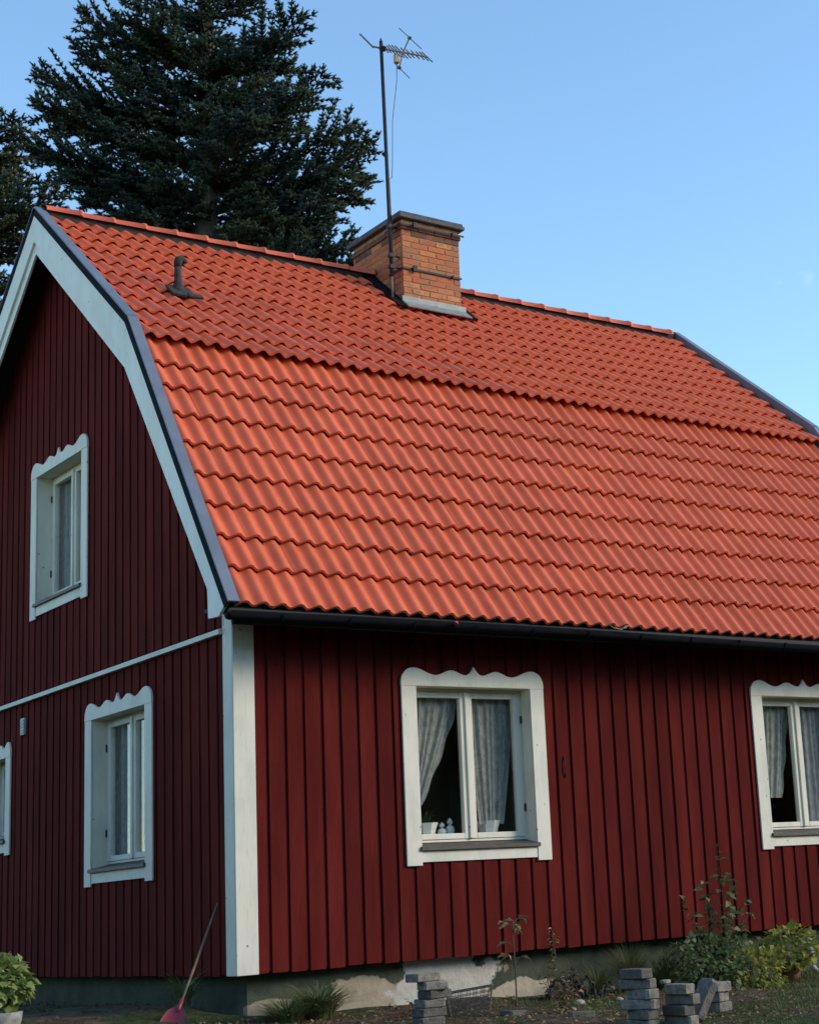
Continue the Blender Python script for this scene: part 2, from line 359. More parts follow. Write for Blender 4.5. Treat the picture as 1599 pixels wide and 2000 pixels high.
while a < LW-.1:
    a1 = min(a+PITCH+random.uniform(-.004, .004), LW-.1); dz = random.uniform(-.002, .002)
    z0 = random.uniform(-.006, .006)
    for sg_ in board_segs(a, a1, z0, 2.85, openings('front')):
        m = board_mesh(a, a1, [sg_], None, ffront, dz)
        if m.f: obj('board', m, RED, wf)
    a = a1
# gable boards run the other way seen from outside; groove on the side away from the camera
for (lo, hi) in ((.0, 2.75), (2.81, 9.)):
    a = .11
    while a < W-.1:
        a1 = min(a+PITCH+random.uniform(-.004, .004), W-.1)
        yt = (lambda y: roof_z(y)-.14) if hi > 3 else None
        off = .0 if hi < 3 else .012
        dz = random.uniform(-.0015, .0015)+off
        for sg_ in board_segs(a, a1, lo+(random.uniform(-.006, .004) if lo == 0 else 0), hi, openings('gable')):
            m = board_mesh(a, a1, [sg_], yt, fgable, dz, .020)
            if m.f: obj('board', m, RED, wg)
        a = a1
# foundation
mb = MB(); mb.box(.13, LW-.13, .13, W-.13, -.95, .0); obj('foundation', mb, FOUND, house)
# corner boards, belt board
mb = MB(); mb.box(-.041, .152, -.0425, -.0325, -.004, 2.80); obj('corner_board', mb, WHITE, house, bevel=.003)
mb = MB(); mb.box(-.0425, -.0325, -.032, .140, -.004, 2.93); obj('corner_board', mb, WHITE, house, bevel=.003)
mb = MB(); mb.box(LW-.17, LW+.05, -.055, -.029, -.004, 2.80); obj('corner_board', mb, WHITE, house, bevel=.003)
mb = MB(); mb.prism([(.003, 2.745), (.075, 2.745), (.075, 2.785), (.003, 2.815)], lambda p, q, t: (-p, t, q), .141, W-.1); obj('belt_board', mb, WHITE, house)
# wall vent on gable
mb = MB(); mb.box(-.052, -.03, 4.71, 4.82, 2.42, 2.59)
for k in range(5): mb.box(-.060, -.050, 4.72, 4.81, 2.437+k*.03, 2.449+k*.03)
obj('wall_vent', mb, ZINC, house)
# small iron hook on the wall right of the window
mb = MB(); mb.tube([(3.30, -.028, 1.72), (3.305, -.042, 1.68), (3.30, -.045, 1.6), (3.31, -.042, 1.55), (3.305, -.028, 1.52)], .006, 6); obj('iron_hook', mb, STEEL, house, True)

# ---- windows
def scallop(hw):
    """outline of the ornate head board from left to right, heights above the opening"""
    s = hw/.77; pts = []
    def cosi(u0, h0, u1, h1, n):
        for i in range(1, n+1):
            f = (1-math.cos(math.pi*i/n))/2; pts.append((u0+(u1-u0)*i/n, h0+(h1-h0)*f))
    pts.append((0, .03))
    for i in range(1, 7):
        a_ = math.pi/2*i/6; pts.append((.13*(1-math.cos(a_)), .03+.13*math.sin(a_)))
    cosi(.13, .16, .36, .098, 7); cosi(.36, .098, .53, .145, 6); cosi(.53, .145, .675, .105, 5)
    for i in range(1, 6):
        f = i/5; pts.append((.675+.095*f, .105+.078*f**2.2))
    left = [(u*s-hw, h) for u, h in pts]
    return left+[(-u, h) for u, h in reversed(left[:-1])]
def make_window(plane, c, zb, h, hw, oh):
    if plane == 'front': M = Matrix(((1, 0, 0, c), (0, -1, 0, 0), (0, 0, 1, zb), (0, 0, 0, 1)))
    else: M = Matrix(((0, -1, 0, 0), (-1, 0, 0, c), (0, 0, 1, zb), (0, 0, 0, 1)))
    # local: x right along wall seen from outside, y outward, z up; proper rotation needed, so mirror x for y-outward frames
    w = link('window', None, None, house); w.matrix_basis = Matrix.Identity(4)
    fl = (lambda p: M @ Vector(p))
    class LB(MB):
        def mesh(s, name, smooth=False):
            s.v = [tuple(fl(p)) for p in s.v]; s.f = [tuple(reversed(f)) for f in s.f] if M.determinant() < 0 else s.f
            return MB.mesh(s, name, smooth)
    T0, T1 = .0335, .052
    if plane == 'gable' and zb > 2.8: T0, T1 = .046, .064
    hm = LB(); prof = scallop(hw)
    poly = [(-hw, h)]+[(u, h+z) for u, z in prof]+[(hw, h)]
    hm.prism(poly[::-1], lambda p, q, t: (p, t, q), T0, T1+.002); obj('head_casing', hm, WHITE, w)
    for sgn in (-1, 1):
        m = LB(); a_, b_ = sorted((sgn*hw, sgn*oh)); m.box(a_, b_, T0, T1, -.03 if plane == 'front' or sgn < 0 else -.03, h-.001); obj('side_casing', m, WHITE, w, bevel=.003)
    m = LB(); m.box(-oh+.001, oh-.001, T0, T1-.008, 0, SILLH-.035); obj('apron', m, WHITE, w)
    m = LB(); z_ = SILLH
    m.hexa([(-oh-.02, -.14, z_), (oh+.02, -.14, z_), (oh+.02, T1+.022, z_-.045), (-oh-.02, T1+.022, z_-.045), (-oh-.02, -.14, z_+.03), (oh+.02, -.14, z_+.03), (oh+.02, T1+.022, z_-.012), (-oh-.02, T1+.022, z_-.012)])
    obj('sill', m, SILL, w, bevel=.003)
    m = LB(); D = -.17
    m.box(-oh-.02, -oh, D, T0-.002, SILLH+.0, h); m.box(oh, oh+.02, D, T0-.002, SILLH+.0, h); m.box(-oh-.02, oh+.02, D, T0-.002, h+.0005, h+.02)
    obj('reveal', m, WHITE, w)
    # fixed frame
    zb_, zt = SILLH+.03, h
    m = LB(); fw = .028
    m.box(-oh+.0005, -oh+fw, -.165, -.11, zb_, zt-.0005); m.box(oh-fw, oh-.0005, -.165, -.11, zb_, zt-.0005); m.box(-oh+fw, oh-fw, -.165, -.11, zt-fw, zt-.0005); m.box(-oh+fw, oh-fw, -.165, -.11, zb_, zb_+.02)
    obj('window_frame', m, WHITE, w)
    nsash = 2 if oh > .4 else 1
    xs = [(-oh+fw+.003, -.004), (.004, oh-fw-.003)] if nsash == 2 else [(-oh+fw+.003, oh-fw-.003)]
    st = .062
    for i, (x0, x1) in enumerate(xs):
        m = LB(); a_, b_ = -.155, -.10; q0, q1 = zb_+.022, zt-fw-.003
        m.box(x0, x0+st, a_, b_, q0, q1); m.box(x1-st, x1, a_, b_, q0, q1); m.box(x0+st, x1-st, a_, b_, q0, q0+.05); m.box(x0+st, x1-st, a_, b_, q1-.05, q1)
        sash = obj('sash', m, WHITE, w, bevel=.004)
        m = LB(); m.box(x0+st-.005, x1-st+.005, -.135, -.130, q0+.045, q1-.045); obj('pane', m, GLASS, w)
    if nsash == 2:
        m = LB(); m.box(-.022, .022, -.0995, -.082, zb_+.024, zt-fw-.004); obj('meeting_bead', m, WHITE, w, bevel=.004)
    for sgn in (-1, 1):     # hinges
        m = LB()
        for q in (.25, 1.05): m.tube([(sgn*(oh-.012), -.098, zb_+q), (sgn*(oh-.012), -.098, zb_+q+.07)], .008, 6)
        if nsash == 2: obj('hinge', m, STEEL, w)
    return M
WM = [make_window(*w) for w in WINS]

# ---- roof
roof = link('roof', None, None, house)
mb = MB()
up = Vector((0, W/2-YK, ZR-ZK)).normalized(); lowd = Vector((0, YK+EF, ZK-ZE)).normalized()
nU = Vector((0, -up.z, up.y)); nL = Vector((0, -lowd.z, lowd.y))
D0 = .075
prof = [(-EF, ZE), (YK, ZK), (W/2, ZR), (W-YK, ZK), (W+EF, ZE)]
top = [(y, z-D0-.02) for y, z in prof]; bot = [(y, z-D0-.10) for y, z in prof]
mb.prism((top+bot[::-1])[::-1], lambda p, q, t: (t, p, q), -OV+.03, LR-.03); obj('roof_deck', mb, DECK, roof)
mb = MB()   # sheet for the rear slope
mb.prism([(W/2+.02, ZR-.04), (W-YK, ZK-.03), (W+EF, ZE-.03), (W+EF, ZE-.07), (W-YK, ZK-.07), (W/2+.02, ZR-.08)], lambda p, q, t: (t, p, q), -OV+.05, LR-.05); obj('rear_slope', mb, TILE, roof)
X0, X1 = -OV+.045, LR-.045; NC = 27; CP = (X1-X0)/NC
A_W = .046
def tile_mesh(gauge, last=False):
    m = MB(); n = 20; lap = .05; rise = .046
    def h(u): return A_W*(.5-.5*math.cos(4*math.pi*(u/CP)))
    rows = [(-lap, -rise*lap/gauge), (gauge, rise)]
    vs = []
    for v, z in rows:
        for i in range(n+1):
            u = CP*i/n; vs.append((u, v, z+h(u)))
    for i in range(n+1):
        u = CP*i/n; vs.append((u, gauge+.002, rise+h(u)-.024))
    for i in range(n+1):
        u = CP*i/n; vs.append((u, gauge-.12, rise+h(u)-.026))
    k = n+1; fs = []
    for i in range(n):
        fs += [(i, k+i, k+i+1, i+1), (k+i, 2*k+i, 2*k+i+1, k+i+1), (2*k+i, 3*k+i, 3*k+i+1, 2*k+i+1)]
    m.add(vs, fs); me = m.mesh('tile', True)
    # sharp butt edge
    ed = me.edges; sharp = me.attributes.new('sharp_edge', 'BOOLEAN', 'EDGE')
    vals = [((k <= e.vertices[0] < 2*k and k <= e.vertices[1] < 2*k) or (2*k <= e.vertices[0] < 3*k and 2*k <= e.vertices[1] < 3*k)) for e in ed]
    sharp.data.foreach_set('value', vals)
    me.materials.append(TILE); return me
slots = []
def add_rows(edges, P0, along, nrm):
    # edges: y values from top to bottom
    for r in range(len(edges)-1):
        ya, yb = edges[r], edges[r+1]; gauge = (ya-yb)/along.y
        me = tile_mesh(gauge)
        for c in range(NC):
            x = X0+c*CP
            org = P0+along*((ya-P0.y)/along.y)+nrm*(-.055); org.x = x
            j = random.uniform(-.0025, .0025); tl = random.uniform(-.004, .004)
            d = -along
            M = Matrix(((1, d.x, nrm.x, org.x), (0, d.y, nrm.y, org.y), (0, d.z, nrm.z, org.z), (0, 0, 0, 1)))
            M = M @ Matrix.Translation((j*.4, random.uniform(-.004, .004), j*.6)) @ Matrix.Rotation(tl, 4, 'Z')
            yield me, M, org
chim = (3.76, 4.56, 3.13, 4.25)
low = list(add_rows([1.372, 1.122, .945, .735, .522, .308, .098, -.114, -.318, -.548], Vector((0, YK, ZK)), lowd, nL))
upp = list(add_rows([3.80, 3.567, 3.313, 3.059, 2.793, 2.54, 2.297, 2.040, 1.762, 1.484, 1.245], Vector((0, YK, ZK)), up, nU))
upp = [t for t in upp if not (t[2].x > chim[0]-.05 and t[2].x+CP < chim[1]+.05 and t[2].y > 3.3)]
upp.sort(key=lambda t: (t[2]-CAM).length)
allt = low+upp
for me, M, org in allt[:300]: link('roof_tile', me, None, roof, M)
Vs = []; Fs = []; off = 0
for me, M, org in allt[300:]:
    co = np.empty(len(me.vertices)*3, np.float32); me.vertices.foreach_get('co', co); co = co.reshape(-1, 3)
    R3 = np.array(M.to_3x3()); Vs.append(co @ R3.T+np.array(M.translation))
    fi = np.empty(len(me.polygons)*4, np.int32); me.loops.foreach_get('vertex_index', fi); Fs.append(fi.reshape(-1, 4)+off); off += len(co)
st = npmesh('roof_tiles_far', np.vstack(Vs), np.vstack(Fs), TILE, roof, smooth=False); st['kind'] = 'stuff'
# smooth except butt faces
fl_ = np.ones(len(st.data.polygons), bool); fl_[1::3] = False; st.data.polygons.foreach_set('use_smooth', fl_)
mb = MB(); mb.box(-OV+.03, LR-.03, W/2-.075, W/2+.075, ZR-.15, ZR-.002); obj('ridge_board', mb, DECK, roof)
# ridge tiles
RX0, RX1 = X0+.045, X1-.10; n = int((RX1-RX0)/.357); rp = (RX1-RX0)/n
def ridge_mesh():
    m = MB(); k = 12; vs = []; fs = []
    for (x, s) in ((-.03, .90), (rp-.035, 1.02), (rp-.03, 1.10), (rp, 1.12), (rp, .9)):
        for i in range(k+1):
            t = math.radians(-8)+math.radians(196)*i/k
            vs.append((x, .122*s*math.cos(t), .078*s*math.sin(t)+.012*s))
    for r in range(4):
        for i in range(k): fs.append((r*(k+1)+i, r*(k+1)+i+1, (r+1)*(k+1)+i+1, (r+1)*(k+1)+i))
    m.add(vs, fs); me = m.mesh('ridge_tile', True); me.materials.append(TILE); return me
rm = ridge_mesh()
for i in range(n):
    x = RX0+i*rp
    if chim[0]-.2 < x < chim[1]-.1: continue
    # laps run away from the near gable
    link('ridge_tile', rm, None, roof, Matrix.Translation((x, W/2, ZR-.022+random.uniform(-.003, .003))) @ Matrix.Rotation(random.uniform(-.012, .012), 4, 'Z'))
# bargeboards and metal rake caps, near and far gable
def rake(xa, xb, cx0, cx1, name):
    s = -1 if xa < 0 else 1
    b_ = [(3.835, 7.785), (1.36, 5.80), (-.575, 2.905), (-.40, 2.79), (-.215, 2.80), (-.20, 3.06), (1.47, 5.545), (3.835, 7.475)]
    m = MB()
    m.prism(b_, lambda p, q, t: (t, p, q), xa, xb); obj('bargeboard', m, TRIM, roof)
    m = MB(); m.prism([(W-p, q) for p, q in b_][::-1], lambda p, q, t: (t, p, q), xa, xb); obj('bargeboard', m, TRIM, roof)
    # second, narrower board set back underneath
    c_ = [(3.835, 7.60), (1.44, 5.66), (-.30, 3.02), (-.235, 2.93), (1.53, 5.43), (3.835, 7.345)]
    for f in (lambda p: p, lambda p: W-p):
        m = MB(); q_ = [(f(p), q) for p, q in c_]; m.prism(q_, lambda p, q, t: (t, p, q), xb+.0005*-s, xb-.022*s); obj('inner_bargeboard', m, TRIM, roof)
    # sheet-metal cap: folded profile swept along the slopes
    up_ = .035 if s > 0 else 0
    def seg(p, q, nrm, part):
        p = Vector((0, *p)); q = Vector((0, *q))
        m = MB()
        for (x0, x1, n0, n1) in (((cx0+.004*-s, cx1, .012+up_, .030+up_), (cx1+.012*s, cx1, -.02, .0115+up_)) if part == 0 else ((cx0, cx0-.012*s, -.055, .0115+up_),)):
            x0, x1 = min(x0, x1), max(x0, x1)
            P = []
            for k in (n0, n1):
                for (xx, pt) in ((x0, p), (x1, p), (x1, q), (x0, q)):
                    v = pt+nrm*k; P.append((xx, v.y, v.z))
            m.hexa(P)
        return m
    for mir in (False, True):
        f = (lambda y: W-y) if mir else (lambda y: y)
        nu = Vector((0, -nU.y if mir else nU.y, nU.z)); nl = Vector((0, -nL.y if mir else nL.y, nL.z))
        A, B, C_ = (f(W/2), ZR+.008), (f(YK-.03), ZK+.02), (f(-EF-.03), ZE-.02)
        
        for P_, Q_, n_ in ((A, B, nu), ((f(YK-.028), ZK+.021), C_, nl)):
            obj('rake_cap', seg(P_, Q_, n_, 0), CAPMETAL, roof); obj('rake_shadow_edge', seg(P_, Q_, n_, 1), DARKMETAL, roof)  # dark strip paints in the shadow gap between bargeboard and cap
rake(-OV-.035, -OV-.010, -OV-.045, -OV+.058, 'near'); rake(LR+.035, LR+.010, LR+.045, LR-.058, 'far')
# soffit, fascia, gutter
mb = MB(); mb.prism([(-.032, 2.88), (-EF+.03, 2.80), (-EF+.03, 2.83), (-.032, 2.91)], lambda p, q, t: (t, p, q), -OV+.02, LR-.02); obj('soffit', mb, SOFFIT, roof)
mb = MB(); mb.box(-OV-.008, LR+.008, -EF-.004, -EF+.028, 2.745, 2.835); obj('fascia', mb, SOFFIT, roof)
def gutter():
    m = MB(); k = 12; xs = np.linspace(-OV-.06, LR+.05, 22); vs = []; fs = []
    for x in xs:
        dz = .012*math.sin(x*.7)-.004*x*.5; R = .052
        ring = [(-EF-.068+R*math.cos(t), 2.785+dz+R*math.sin(t)) for t in [math.pi+math.pi*i/k for i in range(k+1)]]
        ring = [(ring[0][0]-.006, ring[0][1]+.012)]+ring
        inner = [(y*.0+(-EF-.068)+(y+EF+.068)*.94, z+.003) for y, z in ring]
        for y, z in ring+inner[::-1]: vs.append((x, y, z))
    K = 2*(k+2)
    for i in range(len(xs)-1):
        for j in range(K): fs.append((i*K+j, i*K+(j+1) % K, (i+1)*K+(j+1) % K, (i+1)*K+j))
    m.add(vs, fs)
    for x in (xs[0], xs[-1]):
        m.prism([(-EF-.068+.0515*math.cos(t), 2.783+.0515*math.sin(t)-.002*x) for t in [math.pi+math.pi*i/12 for i in range(13)]], lambda p, q, t: (t, p, q), x-.002, x+.002)
    return m
gut = obj('gutter', gutter(), DARKMETAL, roof, True)
mb = MB()
for x in np.arange(0.1, LR, .62): mb.tube([(x, -EF-.004, 2.80), (x, -EF-.03, 2.745), (x, -EF-.068, 2.717), (x, -EF-.11, 2.735), (x, -EF-.135, 2.788)], .006, 5)
obj('gutter_brackets', mb, DARKMETAL, roof)
# roof vent pipe with mossy base plate
vb = Vector((.57, 2.29, roof_z(2.29)))
mb = MB(); mb.obox(vb+nU*.035-up*.05, Vector((1, 0, 0)), up, nU, .12, .12, .012); v = obj('roof_vent', mb, VENTM, house)
mb = MB(); mb.obox(vb+nU*.05+Vector((.12, -.11, -.10)), Vector((1, 0, 0)), up, nU, .08, .035, .016); obj('vent_flange', mb, VENTM, v, bevel=.01)
mb = MB(); mb.tube([vb-Vector((0, 0, .03)), vb+Vector((0, 0, .06)), vb+Vector((0, 0, .09)), vb+Vector((0, 0, .15)), vb+Vector((0, 0, .28))], [.085, .06, .046, .037, .034], 14); obj('vent_pipe', mb, VENTM, v, True)
mb = MB(); mb.tube([vb+Vector((-.0, 0, .275)), vb+Vector((.0, 0, .32)), vb+Vector((.012, 0, .355)), vb+Vector((.035, 0, .365)), vb+Vector((.06, 0, .345)), vb+Vector((.065, 0, .325))], [.037, .042, .046, .044, .040, .036], 14); obj('vent_cowl', mb, VENTM, v, True)
# ---- chimney
cx0, cx1, cy0, cy1 = chim; CZ0, CZ1 = 7.05, 8.325
ch = obj('chimney', MB().box(cx0+.006, cx1-.006, cy0+.006, cy1-.006, CZ0-.3, CZ1), MORTAR, house)
bl, bh, gp = .226, .062, .010
course = 0; z = CZ0
while z+bh <= CZ1+.001:
    out = .0
    if z > CZ1-.16: out = .018
    if z > CZ1-.09: out = .036
    for side in range(4):
        L_ = (cx1-cx0 if side % 2 == 0 else cy1-cy0)+2*out
        if side in (2,) and False: continue
        pos = 0. if course % 2 == side % 2 else -.113
        while pos < L_-.01:
            a_, b_ = max(pos, 0), min(pos+bl, L_)
            # corner bricks belong to one face only
            if side % 2 == 1: a_, b_ = max(a_, .045), min(b_, L_-.045)
            if b_-a_ > .03:
                d = .045; e = random.uniform(-.002, .003)
                if side == 0: bx = (cx0-out+a_, cx0-out+b_, cy0-out-e, cy0-out+d)
                elif side == 2: bx = (cx0-out+a_, cx0-out+b_, cy1+out-d, cy1+out+e)
                elif side == 1: bx = (cx1+out-d, cx1+out+e, cy0-out+a_, cy0-out+b_)
                else: bx = (cx0-out-e, cx0-out+d, cy0-out+a_, cy0-out+b_)
                ry = roof_z(min(max((bx[2]+bx[3])/2, 0), W))
                if z+bh > ry-.1 and side != 2 or z > 7.8:
                    mb = MB(); mb.box(*bx, z, z+bh); obj('brick', mb, SOOT if out > 0 or (z > CZ1-.24 and random.random() < .6) else BRICK, ch, bevel=.004)
            pos += bl+gp
    z += bh+gp; course += 1
mb = MB(); mb.box(cx0-.06, cx1+.06, cy0-.06, cy1+.06, CZ1+.002, CZ1+.05); mb.box(cx0-.045, cx1+.045, cy0-.045, cy1+.045, CZ1+.05, CZ1+.085); obj('chimney_cap', mb, STONEG, ch, bevel=.008)
for zz in (8.235, 7.70):
    mb = MB(); o_ = .045 if zz > 8 else .012
    mb.box(cx0-o_-.004, cx1+o_, cy0-o_-.006, cy0-o_, zz, zz+.022); mb.box(cx0-o_-.006, cx0-o_, cy0-o_-.006, cy0+.3, zz, zz+.022)
    mb.box(cx0+.12, cx0+.17, cy0-o_-.035, cy0-o_-.006, zz-.02, zz+.045); mb.box(cx1-.13, cx1-.11, cy0-o_-.025, cy0-o_-.006, zz-.01, zz+.03)
    obj('steel_strap', mb, STEEL, ch)
# flashing
rz = roof_z(cy0)
mb = MB(); mb.obox((4.16, cy0-.022, rz+.045), Vector((1, 0, 0)), Vector((0, 1, 0)), Vector((0, 0, 1)), .44, .012, .055); mb.obox(Vector((4.16, cy0-.09, roof_z(cy0-.09)+.055)), Vector((1, 0, 0)), up, nU, .44, .09, .006); obj('front_flashing', mb, LEAD, ch)
for xs_ in ((cx0-.16, cx0-.0), (cx1+.0, cx1+.14)):
    mb = MB()
    P0 = Vector(((xs_[0]+xs_[1])/2, (cy0+W/2)/2-.06, 0)); P0.z = roof_z(P0.y)+.035
    mb.obox(P0, Vector((1, 0, 0)), up, nU, (xs_[1]-xs_[0])/2, .55, .008); obj('side_flashing', mb, DARKMETAL, ch)
# drain pipe under the cladding at the right
mb = MB(); mb.tube([(6.26, -.05, -.03), (6.26, -.05, -.2), (6.27, -.06, -.40), (6.28, -.12, -.47)], .035, 12); obj('drain_pipe', mb, ZINC, house, True)

# ------------------------------------------------------------------ TV antenna on the chimney
ant = thing('tv_antenna', (3.64, 3.19, 7.26), 'tall dark antenna mast with tilted television aerial beside the chimney', 'antenna')
mt = Vector((3.605, 3.185, 10.60))
mb = MB(); mb.tube([(3.64, 3.19, 7.27), (3.637, 3.19, 7.75)], .013, 8); obj('mast_foot', mb, ALU, ant, True)
mb = MB(); mb.tube([(3.637, 3.19, 7.6), (3.633, 3.19, 8.5), mt], [.02, .023, .021], 10); obj('mast', mb, STEEL, ant, True)
for zz in (8.22, 7.72, 7.86):
    mb = MB(); mb.tube([(3.637, 3.19, zz), (3.72, 3.2, zz+.005), (3.77, 3.2, zz)], .012, 6); mb.box(3.61, 3.665, 3.16, 3.22, zz-.022, zz+.022); obj('mast_bracket', mb, STEEL, ant)
bd = Vector((.985, -.17, .0)).normalized(); ed = Vector((.125, .72, .68)).normalized(); nd = bd.cross(ed).normalized()
B0 = Vector((3.485, 3.19, 10.50)); BL = .715
mb = MB(); mb.tube([B0, B0+bd*BL], .014, 6); boom = obj('boom', mb, ALU, ant)
def el(t, half0, half1, r=.0035, c=None):
    p = B0+bd*(BL*t); m = MB(); k_ = 1.3 if t > 0 else 1.0; m.tube([p+ed*half0*k_, p-ed*half1*k_], r*1.9, 5); obj('element', m, ALU, ant)
el(.0, .53, .04, .006)
for t, hh in ((.22, .12), (.28, .10), (.34, .14), (.40, .19), (.46, .20), (.52, .20), (.60, .16), (.68, .13), (.77, .13), (.86, .13), (.93, .14), (.99, .16)): el(t, hh, hh, .0042)
# reflector arms and their long rods
pA = B0+bd*(BL*.55)
for sg, L0, L1 in ((1, .42, .62), (-1, .20, .56)):
    q = pA+nd*(.0)+Vector((.03, -.08, .125))*sg*1.25 if sg > 0 else pA+Vector((-.03, .05, -.19))
    mb = MB(); mb.tube([pA, q], .008, 6); obj('reflector_arm', mb, ALU, ant)
    mb = MB(); mb.tube([q+ed*L0, q-ed*L1*(.75 if sg > 0 else .75)], .006, 5); mb.obox(q, bd, ed, nd, .018, .02, .018); obj('reflector_rod', mb, ALU, ant)
bxp = B0+bd*.30+Vector((.02, .02, -.09)); mb = MB(); mb.obox(bxp, bd, Vector((0, 0, 1)), Vector((.17, .985, 0)), .032, .055, .03); obj('junction_box', mb, BEIGE, ant, bevel=.006)
mb = MB(); mb.obox(B0+bd*.13, bd, ed, nd, .03, .03, .03); mb.tube([mt, mt+Vector((0, 0, .035))], .012, 6); obj('mast_clamp', mb, STEEL, ant)
mb = MB(); mb.tube([bxp-Vector((0, 0, .05)), bxp+Vector((-.01, 0, -.3)), Vector((3.73, 3.19, 9.6)), Vector((3.705, 3.19, 9.0)), Vector((3.69, 3.19, 8.85)), Vector((3.655, 3.19, 8.83)), Vector((3.66, 3.19, 8.5)), Vector((3.665, 3.185, 7.9)), Vector((3.67, 3.18, 7.33))], .0045, 6); obj('cable', mb, BLACK, ant, True)

# ------------------------------------------------------------------ things behind the windows
CURT = m_cloth('lace_curtain', (.66, .66, .60), .58); CURT2 = m_cloth('sheer_curtain', (.52, .54, .53), .66)
def curtain(M, pts_top, pts_bot, label, mat, z0, folds=9, group=None, y=-.20, scal=False):
    """a gathered panel between a top edge (u0,u1,z) and a bottom edge; local window frame"""
    m = MB(); nu, nv = folds*6, 16; vs = []
    for j in range(nv+1):
        f = j/nv; g_ = f**1.25
        a_ = pts_top[0]+(pts_bot[0]-pts_top[0])*g_; b_ = pts_top[1]+(pts_bot[1]-pts_top[1])*g_
        zz = pts_top[2]+(pts_bot[2]-pts_top[2])*f
        for i in range(nu+1):
            s = i/nu; u = a_+(b_-a_)*s
            if scal and i >= nu-1: u += .012*math.sin(j*5.1)
            
            ph = s*folds*2*math.pi; fo = .55*math.sin(ph*.47+1.3+.5*f)+.35*math.sin(ph*.83+.4*math.sin(2*f)+folds)+.28*math.sin(ph*1.31+2.1)
            vs.append(tuple(M @ Vector((u, y+.022*fo*(1-.25*f), zz))))
    fs = [(j*(nu+1)+i, j*(nu+1)+i+1, (j+1)*(nu+1)+i+1, (j+1)*(nu+1)+i) for j in range(nv) for i in range(nu)]
    m.add(vs, fs); o = obj('curtain', m, mat, None, True); tag(o, label, 'curtain', group); return o
A_ = WM[0]
curtain(A_, (-.60, -.0, 1.50), (-.60, -.44, .50), 'lace curtain drawn to the left in the front window nearest the corner', CURT, 0, 8, scal=True)
curtain(A_, (.02, .60, 1.50), (.15, .43, .32), 'white gathered curtain in the right sash of the front window nearest the corner', CURT, 0, 8)
B_ = WM[1]
curtain(B_, (-.60, .0, 1.50), (-.60, -.20, .50), 'white curtain tied aside above the lamp in the far right window', CURT, 0, 8, scal=True)
curtain(B_, (.03, .60, 1.50), (.03, .60, .22), 'sheer curtain in the right sash of the far right window', CURT2, 0, 8)
for k, M in ((2, 'lower'), (3, 'upper')):
    curtain(WM[k], (-.60, .02, 1.48), (-.60, -.05, .2), 'sheer grey curtain in the left sash of the %s gable window' % M, CURT2, 0, 8)
    curtain(WM[k], (.14, .60, 1.48), (.2, .60, .2), 'sheer grey curtain in the right sash of the %s gable window' % M, CURT2, 0, 7)
curtain(WM[4], (-.25, .25, .95), (-.25, .25, .2), 'sheer curtain in the small gable window at the left edge', CURT2, 0, 6)
# inner window boards (parts of the house) that carry the ornaments
for (pl, c, zb, h, hw, oh) in WINS[:4]:
    mb = MB()
    if pl == 'front': mb.box(c-oh+.0, c+oh, .192, .40, zb+.15, zb+.18)
    else: mb.box(.192, .40, c-oh, c+oh, zb+.15, zb+.18)
    obj('window_board', mb, WHITE, house)
def wl(M, u, y, z): return M @ Vector((u, y, z))
ZB = .181
def pot(M, u, y, r, h, label, group=None, facets=8):
    p = wl(M, u, y, ZB); t = thing('flower_pot', p, label, 'flower pot', group)
    mb = MB(); mb.lathe(p, [(r*.62, 0), (r*.72, h*.25), (r*.82, h*.6), (r, h*.95), (r*1.04, h), (r*.9, h), (r*.8, h*.85)], facets); obj('pot', mb, PORC, t)
    mb = MB()
    for k in range(9):
        a_ = 2*math.pi*k/9+.3; d = Vector((math.cos(a_), math.sin(a_)*.6, 0)); q = p+Vector((0, 0, h*.8)); s = random.uniform(.6, 1)
        P = [q+d*.02, q+d*.09*s+Vector((0, 0, .12*s)), q+d*.16*s+Vector((0, 0, .17*s)), q+d*.22*s+Vector((0, 0, .14*s))]; w_ = d.cross(Vector((0, 0, 1)))
        vs = []; 
        for i, pp in enumerate(P): ww = (.012, .02, .014, .001)[i]; vs += [pp+w_*ww, pp-w_*ww]
        mb.add(vs, [(0, 1, 3, 2), (2, 3, 5, 4), (4, 5, 7, 6)])
    obj('plant', mb, POTLEAF, t); return t
POTLEAF = m_leaf('house_plant_leaf', (.03, .05, .025), (.05, .07, .035))
pot(A_, -.375, -.27, .115, .165, 'white faceted flower pot at the left of the front window nearest the corner')
pot(A_, .30, -.28, .118, .17, 'white faceted flower pot in the right sash of the front window nearest the corner')
pot(B_, .42, -.30, .09, .15, 'white flower pot in the right sash of the far right window')
def figurine(M, u, h, label):
    p = wl(M, u, -.27, ZB); t = thing('figurine', p, label, 'figurine', 'figurines on the front window board')
    mb = MB(); mb.lathe(p, [(.036, 0), (.040, h*.12), (.034, h*.3), (.042, h*.48), (.036, h*.62), (.014, h*.68), (.012, h*.71)], 14); obj('body', mb, PORC, t, True)
    mb = MB(); mb.lathe(p+Vector((0, 0, h*.70)), [(.008, 0), (.022, h*.05), (.027, h*.12), (.024, h*.19), (.012, h*.25), (.006, h*.30)], 12); obj('head', mb, PORC, t, True)
figurine(A_, -.20, .17, 'shorter white figurine beside the flower pot in the front window')
figurine(A_, -.115, .205, 'taller white figurine next to the centre bar of the front window')
p = wl(B_, -.47, -.30, ZB); t = thing('table_lamp', p, 'small table lamp with olive shade in the far right window', 'lamp')
mb = MB(); mb.lathe(p, [(.05, 0), (.05, .012), (.014, .025), (.012, .06), (.032, .09), (.036, .115), (.02, .15), (.008, .165), (.008, .20)], 16); obj('lamp_base', mb, PORC, t, True)
